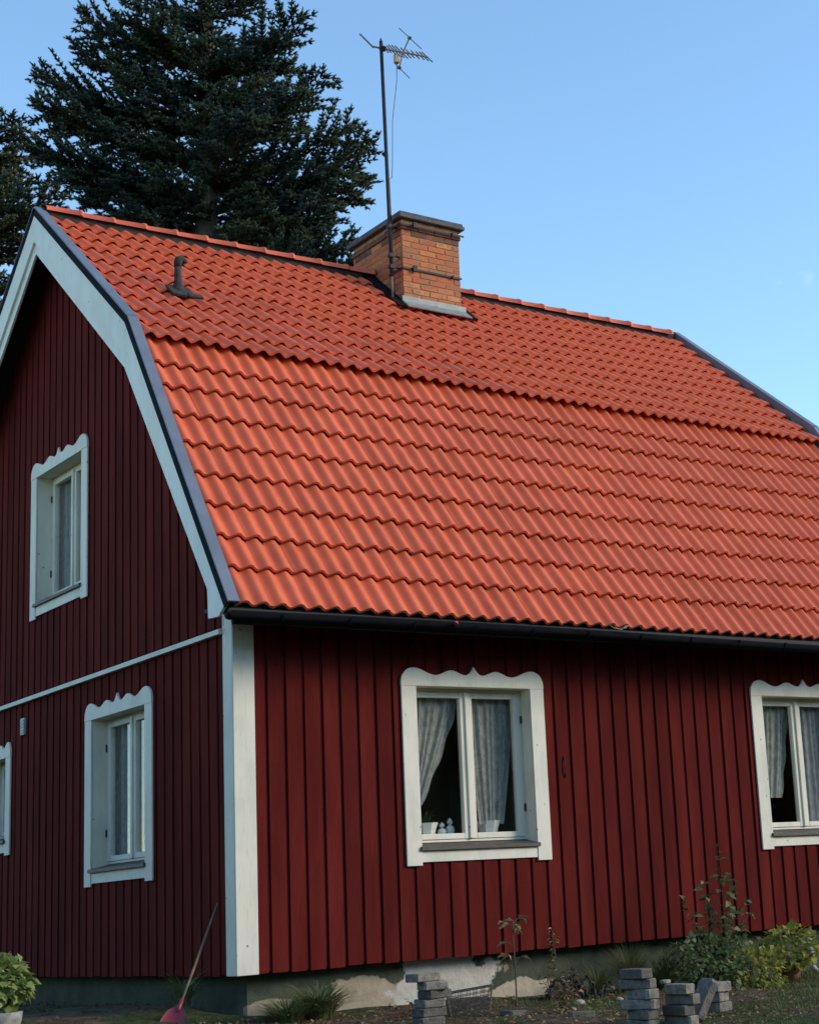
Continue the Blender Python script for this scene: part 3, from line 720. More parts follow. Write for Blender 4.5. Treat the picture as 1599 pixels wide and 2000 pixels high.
mb = MB(); mb.lathe(p+Vector((0, 0, .17)), [(.135, 0), (.137, .004), (.085, .15), (.08, .15)], 20); obj('lamp_shade', mb, SHADE, t, True)

# ------------------------------------------------------------------ conifers behind the house
NEED = m_leaf('conifer_needles', (.034, .060, .048), (.075, .098, .052), .55, .18, 1.6, third=(.046, .080, .070))
NEEDTIP = m_leaf('conifer_lit_needles', (.10, .10, .035), (.16, .13, .06), .55, .2, 4)  # sunlit shoot tips painted as paler, yellower needles
def conifer(name, base, height, tips, radius, label, seed, nrand, zmin, tipfrac=.0, gapn=1.0):
    rng = np.random.default_rng(seed); base = np.array(base, float)
    t = thing(name, tuple(base), label, 'tree')
    m = MB(); zs = np.linspace(0, height, 14); m.tube([(base[0]+.04*math.sin(z), base[1]+.04*math.cos(1.3*z), base[2]+z) for z in zs], [.30*(1-z/height)**.8+.015 for z in zs], 12); obj('trunk', m, BARK, t, True)
    br = []
    for tip in tips:
        tip = np.array(tip, float); hd = np.hypot(*(tip[:2]-base[:2])); br.append((tip, .30*hd, 1.0))
    for k in range(nrand):
        z = zmin+(height*.99-zmin)*(k+rng.random())/nrand; az = k*2.399963+rng.normal(0, .25); R = radius(z)*rng.uniform(.35, .74)
        br.append((base+np.array([math.cos(az)*R, math.sin(az)*R, z+.30*R]), .30*R*rng.uniform(.8, 1.3), .9))
    S = []; D = []; Ln = []; Tp = []; wood = MB()
    up_ = np.array([0, 0, 1.])
    for tip, rise, dens in br:
        o0 = np.array([base[0], base[1], max(tip[2]-rise, base[2]+1)]); v = tip-o0; L = np.linalg.norm(v)
        if L < .15: continue
        mid = o0+v*.5-up_*.10*L; ns = max(6, int(L/.072))
        ts = np.linspace(0, 1, ns+1); P = ((1-ts)**2)[:, None]*o0+(2*ts*(1-ts))[:, None]*mid+(ts**2)[:, None]*tip
        P += rng.normal(0, .012, P.shape)*ts[:, None]
        wood.tube(P[::3] if len(P) > 6 else P, list(np.linspace(.012+.016*L, .004, len(P[::3]) if len(P) > 6 else len(P))), 5, False)
        for i in range(1, ns+1):
            f = ts[i]
            if f < .05: continue
            d = P[i]-P[i-1]; d /= np.linalg.norm(d); lat = np.cross(d, up_); lat /= np.linalg.norm(lat)+1e-9; nup = np.cross(lat, d)
            for sg in (-1, 1):
                if rng.random() < .12: continue
                ls = min((.62*L*(1-f)**.55*(.35+.65*min(1, f*2.2))+.10), .95)*rng.uniform(.7, 1.1)
                dd = d*rng.uniform(.55, .85)+lat*sg*rng.uniform(.6, .9)+nup*rng.normal(.10, .26); dd /= np.linalg.norm(dd)
                k2 = max(1, int(ls/.085)); 
                for q in range(k2):
                    s0 = P[i]+dd*(ls*q/k2)-up_*.06*(q/k2)*ls
                    S.append(s0); D.append(dd+rng.normal(0, .08, 3)); Ln.append(ls/k2*1.1); Tp.append(q == k2-1)
                    if q == 0 and k2 > 2: continue
                    lat2 = np.cross(dd, nup)
                    for s2 in (-1, 1):
                        if rng.random() < .15*gapn: continue
                        e = dd*.75+lat2*s2*.75+nup*rng.normal(.12, .22)
                        S.append(s0); D.append(e); Ln.append(rng.uniform(.07, .13)*(1.15-.4*q/k2)); Tp.append(True)
            e = d*.8+nup*.5+lat*rng.normal(0, .4); S.append(P[i]); D.append(e); Ln.append(rng.uniform(.08, .14)); Tp.append(f > .8)
        S.append(P[-1]); D.append(d); Ln.append(.15); Tp.append(True)
    obj('branches', wood, TWIG, t)['kind'] = 'stuff'
    S = np.array(S); D = np.array(D); D /= np.linalg.norm(D, axis=1)[:, None]; Ln = np.array(Ln); Tp = np.array(Tp); ns = len(S)
    a_ = np.cross(D, up_+.01); a_ /= np.linalg.norm(a_, axis=1)[:, None]; b_ = np.cross(D, a_)
    K = 21; ang = rng.uniform(0, 2*np.pi, (ns, K)); tt = (np.arange(K)[None, :]+rng.random((ns, K)))/K
    rad = a_[:, None, :]*np.cos(ang)[..., None]+b_[:, None, :]*np.sin(ang)[..., None]
    p0 = S[:, None, :]+D[:, None, :]*(tt*Ln[:, None])[..., None]
    nl = rng.uniform(.040, .060, (ns, K))*(1-.35*tt)
    nd_ = D[:, None, :]*.62+rad*.78
    side = np.cross(nd_, rad); side /= np.linalg.norm(side, axis=2)[..., None]+1e-9
    wdt = .0082
    V1 = p0+side*wdt; V2 = p0-side*wdt; V3 = p0+nd_*nl[..., None]
    V = np.stack([V1, V2, V3], 2).reshape(-1, 3); F = np.arange(len(V)).reshape(-1, 3)
    mi = np.repeat((Tp & (rng.random(ns) < tipfrac)).astype(int), K)
    # core of each shoot: three-sided spindle
    c0 = S; c1 = S+D*Ln[:, None]; mid = S+D*(Ln*.45)[:, None]; r = .021
    ring = [mid+(a_*math.cos(k*2.094)+b_*math.sin(k*2.094))*r for k in range(3)]
    V2_ = np.stack([c0, ring[0], ring[1], ring[2], c1], 1).reshape(-1, 3)
    b0 = (np.arange(ns)*5)[:, None]+len(V)
    pat = np.array([(0, 1, 2), (0, 2, 3), (0, 3, 1), (4, 2, 1), (4, 3, 2), (4, 1, 3)])
    F2 = (b0[:, None, :]+pat[None]).reshape(-1, 3)
    V = np.vstack([V, V2_]); F = np.vstack([F, F2]); mi = np.concatenate([mi, np.zeros(len(F2), int)])
    npmesh('crown', V, F, None, t, [NEED, NEEDTIP], mi); print(name, 'branches', len(br), 'shoots', ns, 'tris', len(F))
TIPS1 = [(3.39,10.23,14.47),(2.91,10.9,14.47),(3.44,11.48,14.59),(3.06,11.5,14.17),(3.34,10.6,13.44),(2.55,11.78,13.67),(2.88,11.67,13.44),(2.43,11.56,13.05),(2.98,12.14,13.17),(2.2,11.8,12.57),(2.64,11.99,12.45),(3.02,11.99,12.23),(3.31,11.76,11.68),(3.69,11.64,12.02),(3.98,11.83,11.54),
 (5.73,9.75,15.17),(5.68,8.82,14.25),(5.74,9.47,14.17),(5.87,9.55,13.84),(6.04,8.83,13.29),(5.61,8.77,12.85),(6.01,10.16,13.12),(6.48,8.72,12.52),(6.76,8.61,12.23),(7.01,9.48,12.2),(6.95,9.08,11.83),(6.52,9.33,11.41),(6.65,9.83,11.27),(6.46,8.78,10.69),(7.05,9.56,10.68),(6.12,9.65,10.83)]
conifer('fir_tree', (4.896, 10.649, -.4), 21.5, TIPS1, lambda z: max(.25, min(2.6, (21.6-z)*.262)), 'large dark fir tree rising behind the roof ridge', 5, 84, 8.5)
TIPS2 = [(1.42,9.72,11.79),(1.77,10.53,11.66),(1.9,10.94,11.62),(2.09,9.69,10.8),(1.98,10.42,11.26),(1.61,10.16,11.07),(2.14,10.66,10.73),(2.04,10.81,10.36),(1.73,10.36,9.62),(1.99,11.27,9.61),(1.85,11.18,9.23),(1.92,10.7,10.82)]
conifer('fir_tree', (.876, 11.415, -.4), 14.6, TIPS2, lambda z: max(.2, min(1.15, (14.8-z)*.33)), 'fir tree with pale lit tips at the left edge behind the gable', 9, 36, 6.0, tipfrac=.28)

# ------------------------------------------------------------------ unseen trees added behind and beside the camera to cut skylight
def shading_trees():
    rng = np.random.default_rng(77); P = []; D = []; SZ = []; w = MB(); cores = MB(); spots = []
    for y in np.arange(-16, 20, 3.4): spots.append((-17+rng.uniform(-1, 1), y, rng.uniform(4, 5.5)))
    for x in np.arange(-12, 46, 3.0): spots.append((x+rng.uniform(-1, 1), -29+rng.uniform(-2, 2), rng.uniform(8, 10.5)))
    for x in np.arange(-10, 48, 3.0): spots.append((x+rng.uniform(-1, 1), -33+rng.uniform(-1.5, 1.5), rng.uniform(9, 11)))
    for y in np.arange(-28, 2, 3.2): spots.append((44+rng.uniform(-2, 2), y, rng.uniform(6, 7.5)))
    for (x, y, h) in spots:
        g0 = gz(x, y)-.1; w.tube([(x, y, g0), (x+.1, y, g0+h*.35), (x, y+.1, g0+h*.8)], [.22, .17, .05], 7)
        core = []
        for a1 in range(7):
            for b1 in range(10):
                th = math.pi*a1/6; ph = 2*math.pi*b1/10; q = .80*(1+.15*math.sin(5*ph+x)*math.sin(4*th+y)); core.append((x+2.3*q*math.sin(th)*math.cos(ph), y+2.3*q*math.sin(th)*math.sin(ph), g0+h*.53+h*.48*q*math.cos(th)))
        cores.add(core, [(a1*10+b1, a1*10+(b1+1) % 10, (a1+1)*10+(b1+1) % 10, (a1+1)*10+b1) for a1 in range(6) for b1 in range(10)])
        n_ = 900; u = rng.normal(0, 1, (n_, 3)); u /= np.linalg.norm(u, axis=1)[:, None]; r = rng.uniform(.3, 1, n_)**.5*(1+.25*np.sin(u[:, 0]*6+x)*np.sin(u[:, 2]*5+y))
        P.append(np.array([x, y, g0+h*.53])+u*np.array([2.3, 2.3, h*.48])*r[:, None]); D.append(u+rng.normal(0, .6, (n_, 3))); SZ.append(rng.uniform(.35, .75, n_))
    P = np.vstack(P); D = np.vstack(D); V, F = leaves(P, D, np.concatenate(SZ), rng, asp=.9)
    o = npmesh('shading_trees', V, F, WOODLEAF); o['kind'] = 'stuff'; o['label'] = 'unseen leafy trees added around the yard to block skylight'; o['category'] = 'trees'
    wt = obj('shading_tree_trunks', w, BARK, o); wt['kind'] = 'stuff'
    wt = obj('shading_tree_cores', cores, WOODLEAF, o); wt['kind'] = 'stuff'  # solid cores added to close crown gaps that reflect as sky spots
# ------------------------------------------------------------------ leafy plants
def leaves(P, D, size, rng, bend=.25, asp=.55):
    """folded 4-triangle leaves at points P pointing along D"""
    P = np.array(P); D = np.array(D, float); D /= np.linalg.norm(D, axis=1)[:, None]; n_ = len(P)
    size = np.broadcast_to(size, (n_,))
    lat = np.cross(D, np.array([0, 0, 1.])+rng.normal(0, .45, (n_, 3))); lat /= np.linalg.norm(lat, axis=1)[:, None]; nn = np.cross(lat, D)
    s = size[:, None]
    v0 = P; v1 = P+D*s*.5+lat*s*asp*.5+nn*s*.06; v2 = P+D*s*.5-lat*s*asp*.5+nn*s*.06; v3 = P+D*s-nn*s*bend; v4 = P+D*s*.52-nn*s*.05
    V = np.stack([v0, v1, v2, v3, v4], 1).reshape(-1, 3); b0 = (np.arange(n_)*5)[:, None]
    F = (b0[:, None, :]+np.array([(0, 4, 1), (0, 2, 4), (1, 4, 3), (4, 2, 3)])[None]).reshape(-1, 3); return V, F
WOODLEAF = m_leaf('shading_tree_leaf', (.05, .06, .018), (.10, .10, .03), .6, .2, .8)  # leaf tone of the added trees, lightened to bounce warm light onto the gable
shading_trees()
LGREEN = m_leaf('shrub_leaf', (.08, .125, .05), (.17, .21, .08), .45, .3, 14, third=(.20, .22, .13))
LYEL = m_leaf('yellow_green_leaf', (.22, .25, .05), (.34, .32, .07), .45, .35, 12, third=(.12, .17, .04))
LBRIGHT = m_leaf('bright_green_leaf', (.20, .26, .07), (.30, .34, .12), .4, .3, 9)
LDRY = m_leaf('dry_leaf', (.20, .13, .06), (.30, .22, .12), .7, .2, 12); LRED = m_leaf('reddish_leaf', (.16, .06, .04), (.14, .10, .05), .6, .25, 10)
GRASSM = m_leaf('grass_blade', (.075, .10, .032), (.14, .155, .055), .5, .3, 5, third=(.15, .13, .06)); STRAP = m_leaf('strap_leaf', (.11, .135, .05), (.19, .21, .09), .4, .25, 7)
def stemmed_plant(name, base, label, cat, stems, leafmat, rng, leaf=.05, step=.035, stemmat=TWIG, start=.2, r=.005, group=None, asp=.6, droop=.0, twigs=0):
    t = thing(name, tuple(base), label, cat, group); P = []; D = []; wood = MB(); base = np.array(base)
    for (dx, dy, h) in stems:
        n_ = max(4, int(h/step)); pr = base.copy(); path = []
        for i in range(n_+1):
            f = i/n_; p = base+np.array([dx*f**1.3+.012*math.sin(9*f+dx*20), dy*f**1.3, h*(f-droop*f*f)]); path.append(p)
            if f > start and i % 1 == 0:
                for _ in range(rng.integers(0, 3)):
                    a_ = rng.uniform(0, 6.28); P.append(p); D.append((math.cos(a_), math.sin(a_), rng.uniform(-.5, .5)))
        wood.tube(path, list(np.linspace(r, r*.35, len(path))), 5, False)
    obj('stems', wood, stemmat, t)
    V, F = leaves(P, D, rng.uniform(leaf*.6, leaf*1.25, len(P)), rng, asp=asp); npmesh('foliage', V, F, leafmat, t); return t
rg = np.random.default_rng(21)
# tall shrub by the right window
stemmed_plant('shrub', (4.55, -.62, gz(4.5, -.6)-.02), 'tall leggy shrub with pale green leaves below the far right window', 'shrub',
              [(.05, .0, 1.28), (.12, -.1, 1.02), (.30, .1, .98), (-.36, .1, .86), (-.22, -.05, .60), (.42, .05, .78), (-.05, .1, .85), (.0, -.15, .7), (.2, -.2, .66), (-.12, .05, 1.0)], LGREEN, rg, .09, .024)
def bush(name, c, rx, ry, rz, n_, leafmat, label, cat, rng, leaf, base, stemn=10, group=None):
    t = thing(name, tuple(base), label, cat, group); c = np.array(c); u = rng.normal(0, 1, (n_, 3)); u /= np.linalg.norm(u, axis=1)[:, None]
    rr = rng.uniform(.35, 1, n_)**.55; lump = 1+.22*np.sin(u[:, 0]*5+1)*np.sin(u[:, 1]*6)*1
    P = c+u*np.array([rx, ry, rz])*(rr*lump)[:, None]; D = u*.8+rng.normal(0, .45, (n_, 3))+np.array([0, 0, .1]); V, F = leaves(P, D, rng.uniform(leaf*.6, leaf*1.3, n_), rng, asp=.7); npmesh('foliage', V, F, leafmat, t)
    w = MB()
    for k in range(stemn):
        e = c+rng.uniform(-.7, .7, 3)*np.array([rx, ry, rz]); w.tube([tuple(base), tuple((np.array(base)+e)/2+rng.normal(0, .03, 3)), tuple(e)], [.006, .004, .002], 5, False)
    obj('stems', w, TWIG, t); return t
gb_ = lambda x, y: gz(x, y)-.01
bush('leafy_bush', (4.36, -.66, gb_(4.4, -.7)+.25), .42, .33, .26, 1000, LGREEN, 'low dark green bush at the foot of the tall shrub', 'bush', rg, .06, (4.36, -.66, gb_(4.4, -.7)))
bush('leafy_bush', (4.72, -.85, gb_(4.7, -.85)+.17), .36, .25, .20, 620, LYEL, 'low yellowing bush beside the terracotta pot', 'bush', rg, .055, (4.72, -.85, gb_(4.7, -.85)))
# terracotta pot with yellow-green plant
pb = np.array([5.50, -.52, gz(5.5, -.5)-.01])
t = thing('potted_plant', tuple(pb), 'terracotta pot of yellow-green leaves at the right edge by the wall', 'potted plant')
mb = MB(); mb.lathe(pb, [(.085, 0), (.10, .05), (.125, .17), (.14, .19), (.155, .19), (.155, .235), (.135, .235), (.12, .20)], 20); obj('pot', mb, TERRA, t, True)
u = rg.normal(0, 1, (520, 3)); u /= np.linalg.norm(u, axis=1)[:, None]; Pp = pb+np.array([-.02, -.04, .31])+u*np.array([.32, .28, .20])*rg.uniform(.4, 1, (520, 1))**.5
V, F = leaves(Pp, u+rg.normal(0, .5, (520, 3)), rg.uniform(.04, .085, 520), rg, asp=.85); npmesh('foliage', V, F, LYEL, t)
# left foreground plant in stone pot
pb = np.array([-2.30, -1.20, -.42])
t = thing('potted_plant', tuple(pb), 'bright green leafy plant in grey stone pot at lower left corner', 'potted plant')
mb = MB(); mb.lathe(pb, [(.10, 0), (.11, .05), (.125, .26), (.14, .31), (.145, .36), (.12, .36), (.10, .32)], 20); obj('pot', mb, POTG, t, True)
n_ = 560; u = rg.normal(0, 1, (n_, 3)); u[:, 2] = np.abs(u[:, 2])*.9-.4; u /= np.linalg.norm(u, axis=1)[:, None]
Pp = pb+np.array([-.02, 0, .53])+u*np.array([.205, .205, .19])*rg.uniform(.55, 1, (n_, 1))**.5
V, F = leaves(Pp, u*1.0+np.array([0, 0, -.35])+rg.normal(0, .35, (n_, 3)), rg.uniform(.045, .085, n_), rg, asp=.9, bend=.3); npmesh('foliage', V, F, LBRIGHT, t)
w = MB()
for k in range(14): e = Pp[k*7]; w.tube([pb+np.array([0, 0, .3]), (pb+np.array([0, 0, .3])+e)/2+np.array([0, 0, .05]), e], [.005, .004, .002], 5, False)
obj('stems', w, STRAP, t)
# sapling in front of the pale foundation patch
sb = (2.15, -.72, gz(2.15, -.72)-.02)
t = thing('sapling', sb, 'thin bare sapling with a few leaves at its top', 'sapling'); P = []; D = []; w = MB(); sbv = np.array(sb)
w.tube([sbv, sbv+np.array([.0, 0, .3]), sbv+np.array([-.005, 0, .55]), sbv+np.array([.0, 0, .70])], [.008, .007, .006, .004], 6, False)
for (dz, dx, dy, ln) in ((.66, -.10, .0, 5), (.69, .10, .0, 6), (.60, -.04, -.08, 4), (.64, .06, .06, 4), (.5, -.11, 0, 3), (.40, -.10, 0, 3), (.36, .10, .02, 3), (.32, -.13, .0, 3)):
    a_ = sbv+np.array([0, 0, dz]); e = a_+np.array([dx, dy, .06]); w.tube([a_, e], [.003, .002], 4, False)
    for q in range(ln): P.append(a_+(e-a_)*(.45+.55*q/ln)); D.append((dx*4+rg.normal(0, .5), dy*4+rg.normal(0, .6), rg.uniform(-.5, .2)))
obj('stem', w, TWIG, t); V, F = leaves(P, D, rg.uniform(.07, .11, len(P)), rg, asp=.5); npmesh('foliage', V, F, LDRY, t)
# dry weeds
stemmed_plant('dry_weed', (2.02, -1.55, gz(2, -1.6)-.02), 'yellow-brown dry weeds left of the tall paver stacks', 'weed', [(.05, 0, .42), (-.08, .03, .30), (.10, .05, .25), (-.03, -.05, .22), (.14, 0, .3), (.0, .05, .36), (-.14, .02, .2), (.2, .0, .22), (.08, -.08, .33), (-.05, .08, .4)], LDRY, rg, .055, .013, asp=.4, start=.05, r=.004)
stemmed_plant('dry_weed', (2.62, -.55, gz(2.6, -.55)-.02), 'tall thin dry weed standing against the green foundation', 'weed', [(.06, 0, .62), (.12, .03, .50), (.0, .03, .36), (-.1, 0, .28), (.1, 0, .56)], LDRY, rg, .05, .018, asp=.4, start=.3, r=.004)
stemmed_plant('green_weed', (2.12, -1.78, gz(2.1, -1.8)-.02), 'small yellow-green weed at the bottom edge left of the paver stacks', 'weed', [(.05, 0, .10), (-.06, .03, .09), (.1, .05, .08), (-.02, -.05, .12)], LYEL, rg, .06, .02, asp=.5, start=.1, r=.003)
stemmed_plant('red_weed', (.92, -.95, gz(.9, -.95)-.02), 'low reddish weed in front of the beige foundation patch', 'weed', [(.05, 0, .16), (-.12, .03, .13), (.15, .05, .12), (-.22, -.05, .11)], LRED, rg, .045, .02, asp=.5, start=.1, r=.003)
def tuft(base, n_, h, spread, label, mat, rng, w0=.0085, arch=.8, group=None):
    t = thing('grass_tuft', tuple(base), label, 'grass tuft', group); b = np.array(base); V = []; F = []
    for k in range(n_):
        a_ = rng.uniform(0, 6.28); l = h*rng.uniform(.55, 1.1); d = np.array([math.cos(a_), math.sin(a_), 0]); s = np.array([-d[1], d[0], 0]); o = b+d*rng.uniform(0, spread*.25)
        ar = arch*rng.uniform(.5, 1.2); i0 = len(V)
        for i in range(5):
            f = i/4; p = o+d*(spread*f*f*ar+.02*f)+np.array([0, 0, l*(f-.55*ar*f**2.6)]); ww = w0*(1-f*.85); V += [p+s*ww, p-s*ww]
        for i in range(4): F.append((i0+2*i, i0+2*i+1, i0+2*i+3, i0+2*i+2))
    npmesh('blades', np.array(V), np.array(F), mat, t); return t
tuft((.50, -.36, gz(.5, -.3)-.02), 420, .36, .46, 'dense arching grass tuft right of the white corner board', STRAP, rg)
tuft((.16, -.50, gz(.1, -.5)-.02), 300, .28, .44, 'arching grass tuft directly below the white corner board', STRAP, rg)
tuft((-.22, .55, gz(-.2, .5)-.02), 90, .42, .30, 'sparse shaded grass tuft below the gable wall near the corner', STRAP, rg)
tuft((3.72, -.30, gz(3.7, -.3)-.02), 520, .50, .34, 'tall upright grass clump against the foundation behind the paver stacks', GRASSM, rg, .004, .5)
tuft((4.02, -.42, gz(4, -.4)-.02), 360, .42, .34, 'upright grass clump left of the green bush', GRASSM, rg, .004, .55)
tuft((3.30, -.35, gz(3.3, -.35)-.02), 300, .34, .34, 'low grass clump right of the dead roots', GRASSM, rg, .004, .6)
# loose grass and litter over the yard
rg2 = np.random.default_rng(33); n_ = 34000
X = rg2.uniform(-2.2, 8, n_); Y = rg2.uniform(-5, .0, n_)-.05; dens = np.sin(X*1.9+.4)*np.sin(Y*2.3+1.0)+.6*np.sin(X*4.7+Y*3.1)+.45*(X-3.0); keep = (dens > rg2.uniform(-.4, 1.4, n_)) & ~((X > .05) & (Y > -.02)); X, Y = X[keep], Y[keep]; n_ = len(X)
Z = np.array([gzn(x, y) for x, y in zip(X, Y)]); a_ = rg2.uniform(0, 6.28, n_); h = rg2.uniform(.025, .10, n_); ln = rg2.uniform(.0, .06, n_)
B = np.stack([X, Y, Z-.005], 1); d = np.stack([np.cos(a_), np.sin(a_), 0*a_], 1); s = np.stack([-np.sin(a_), np.cos(a_), 0*a_], 1)*.0035
tipv = B+d*ln[:, None]+np.stack([0*h, 0*h, h], 1); V = np.stack([B+s, B-s, tipv], 1).reshape(-1, 3); o = npmesh('grass', V, np.arange(len(V)).reshape(-1, 3), GRASSM); o['kind'] = 'stuff'; o['label'] = 'short patchy grass on the soil in front of the house'; o['category'] = 'grass'
n_ = 5200; X = rg2.uniform(-1.5, 5.5, n_); Y = rg2.uniform(-3.2, -.06, n_); P = np.stack([X, Y, [gzn(x, y)+.006 for x, y in zip(X, Y)]], 1); V, F = leaves(P, np.stack([rg2.normal(0, 1, n_), rg2.normal(0, 1, n_), rg2.normal(0, .25, n_)], 1), rg2.uniform(.015, .05, n_), rg2, asp=.6)
n2 = 700; X2 = rg2.uniform(-2.2, -.05, n2); Y2 = rg2.uniform(-.3, 6, n2)
cl = MB()
for x2, y2 in zip(X2, Y2):
    r2 = float(rg2.uniform(.008, .03)); z2 = gzn(x2, y2); q2 = [(x2+r2*math.cos(a2)*rg2.uniform(.7, 1.2), y2+r2*math.sin(a2)*rg2.uniform(.7, 1.2), z2-.005) for a2 in (0, 1.26, 2.5, 3.8, 5.0)]
    cl.add(q2+[(x2, y2, z2+r2*.8)], [(i2, (i2+1) % 5, 5) for i2 in range(5)])
oc = obj('soil_clods', cl, GROUND); oc['kind'] = 'stuff'; oc['label'] = 'small clods and stones on the soil below the gable'; oc['category'] = 'soil clods'
o = npmesh('leaf_litter', V, F, LDRY); o['kind'] = 'stuff'; o['label'] = 'dry fallen leaves scattered on the soil'; o['category'] = 'leaf litter'

# ------------------------------------------------------------------ paver stacks
ORD = ['topmost', 'second from the top', 'third from the top', 'fourth from the top', 'fifth from the top', 'sixth from the top', 'seventh from the top', 'eighth from the top']
def paver(c, hx, hy, hz, rot, tilt, label, group, sd):
    rr = random.Random(sd); m = MB(); ch = .006
    poly = []
    # slightly worn rectangular outline with clipped corners
    for (sx, sy) in ((-1, -1), (1, -1), (1, 1), (-1, 1)):
        j = lambda: rr.uniform(-.004, .004); c1 = .010+rr.random()*.01
        pts = [(sx*hx, sy*(hy-c1)), (sx*(hx-c1), sy*hy)]
        if (sx*sy) > 0: pts = pts
        else: pts = pts[::-1]
        poly += [(p+j(), q+j()) for p, q in pts]
    poly = [poly[i] for i in (0, 1, 2, 3, 4, 5, 6, 7)]
    ins = [(p*(1-ch/hx), q*(1-ch/hy)) for p, q in poly]; n_ = 8
    vs = [(p, q, -hz) for p, q in ins]+[(p, q, -hz+ch) for p, q in poly]+[(p, q, hz-ch) for p, q in poly]+[(p, q, hz) for p, q in ins]
    fs = [tuple(range(7, -1, -1)), tuple(range(24, 32))]
    for r_ in range(3):
        for i in range(8): fs.append((r_*8+i, r_*8+(i+1) % 8, (r_+1)*8+(i+1) % 8, (r_+1)*8+i))
    m.add(vs, fs); o = obj('concrete_paver', m, PAVER); o.matrix_basis = Matrix.Translation(c) @ Matrix.Rotation(rot, 4, 'Z') @ Matrix.Rotation(tilt, 4, 'Y'); tag(o, label, 'paver', group); return o
def stack(x, y, ztop, n_, hx, hy, hz, rot, name, group, offs):
    g_ = gzn(x, y)
    for k in range(n_):
        z = ztop-hz-k*(2*hz+.002)
        if z < g_-.05: break
        ox, oy, dr = offs[k % len(offs)]
        k1 = (1.0, .86, .94, .82, 1.0, .9)[k % 6]
        paver((x+ox*1.6, y+oy*1.6, z), hx*k1, hy*(2-k1)*.93, hz, rot+dr*1.4, random.uniform(-.008, .008), 'grey paver, %s of the stack %s' % (ORD[k], name), group, 100+k+int(x*50))
stack(.86, -1.40, -.048, 6, .112, .085, .031, -.05, 'in front of the pale foundation patch', 'pavers stacked by the foundation', [(-.02, .01, .05), (.02, -.01, -.12), (.035, .0, .06), (.012, .01, -.05), (.0, .0, .04), (-.01, -.01, -.03)])
stack(1.80, -2.76, -.095, 6, .062, .135, .035, .0, 'standing leftmost of the right-hand group', 'pavers stacked in the yard', [(-.01, .0, .0), (.0, .01, .15), (.012, -.01, -.04), (.0, .0, .18), (.015, .0, -.05), (.02, .01, .0)])
stack(2.05, -2.92, -.222, 4, .060, .125, .036, .05, 'in the middle of the right-hand group', 'pavers stacked in the yard', [(.0, .0, .0), (.012, .0, .12), (-.008, .01, -.03), (.006, .01, .02)])
stack(2.72, -2.55, -.262, 3, .085, .12, .036, .05, 'set back at the right end', 'pavers stacked in the yard', [(.0, .0, .0), (-.01, .02, .06), (.01, .02, .0)])
paver((2.30, -2.87, -.36), .16, .10, .032, -.25, -1.05, 'pale paver leaning on edge between the middle and right stacks', 'loose pavers', 900)
paver((2.02, -2.80, -.205), .045, .03, .014, .3, 0, 'small white chip of stone lying on the middle paver stack', 'loose pavers', 901)
paver((1.68, -1.35, gzn(1.68, -1.35)+.01), .11, .07, .03, .2, .05, 'flat paver half sunk in the soil below the wire basket', 'loose pavers', 902)
paver((1.88, -1.95, gzn(1.88, -1.95)+.012), .10, .05, .025, -.3, .03, 'flat broken paver on the soil at the bottom edge', 'loose pavers', 903)

# ------------------------------------------------------------------ wire basket, rotten wood, shovel, gutter litter
bb = Vector((1.42, -1.12, gzn(1.42, -1.12)))
t = thing('wire_basket', tuple(bb), 'rusty wire mesh basket lying by the foundation', 'basket')
ax = Vector((.80, -.60, 0)); ay = Vector((.60, .80, 0)); az = Vector((0, 0, 1))
def bp(u, v, w): k = .82+.18*w/.20; return bb+ax*u*k+ay*v*k+az*(w+.02*math.sin(9*u))
mb = MB()
for sg in (-1, 1):
    for i in range(13): u_ = -.18+.36*i/12; mb.tube([bp(u_, sg*.11, 0), bp(u_, sg*.11, .10), bp(u_+.006*math.sin(i*3), sg*.11, .20)], .0026, 4, False)
    for j in range(7): w_ = .20*j/6; mb.tube([bp(-.18, sg*.11, w_), bp(.18, sg*.11, w_)], .0026, 4, False)
    for i in range(8): v_ = -.11+.22*i/7; mb.tube([bp(sg*.18, v_, 0), bp(sg*.18, v_, .20)], .0026, 4, False)
    for j in range(7): w_ = .20*j/6; mb.tube([bp(sg*.18, -.11, w_), bp(sg*.18, .11, w_)], .0026, 4, False)
obj('wire_mesh', mb, RUST, t)
mb = MB(); mb.tube([bp(-.18, -.11, .205), bp(.18, -.11, .205), bp(.18, .11, .205), bp(-.18, .11, .205), bp(-.18, -.11, .205)], .005, 5, False); obj('rim', mb, RUST, t)
def lumpy(pts, rad, seed, n_=14):
    rr = random.Random(seed); m = MB(); P = [Vector(p) for p in pts]; Q = []; R = []
    for i in range(len(P)-1):
        for k in range(5): f = k/5; Q.append(P[i].lerp(P[i+1], f)+Vector((rr.uniform(-1, 1), rr.uniform(-1, 1), rr.uniform(-1, 1)))*.008); R.append((rad[i]*(1-f)+rad[i+1]*f)*rr.uniform(.8, 1.2))
    Q.append(P[-1]); R.append(rad[-1]); m.tube(Q, R, n_)
    m.v = [(x+rr.uniform(-1, 1)*.006, y+rr.uniform(-1, 1)*.006, z+rr.uniform(-1, 1)*.008) for x, y, z in m.v]; return m
gl = lambda x, y, z: (x, y, gzn(x, y)+z)
o = obj('rotten_log', lumpy([gl(2.55, -.62, .03), gl(2.72, -.55, .08), gl(2.92, -.5, .10), gl(3.02, -.47, .05)], [.035, .075, .07, .03], 4), ROT); tag(o, 'dark rotting log lying against the foundation', 'log')
t = thing('root_tangle', gl(2.92, -.62, -.01), 'tangle of dark dead roots and twigs beside the rotting log', 'roots')
rr_ = random.Random(5)
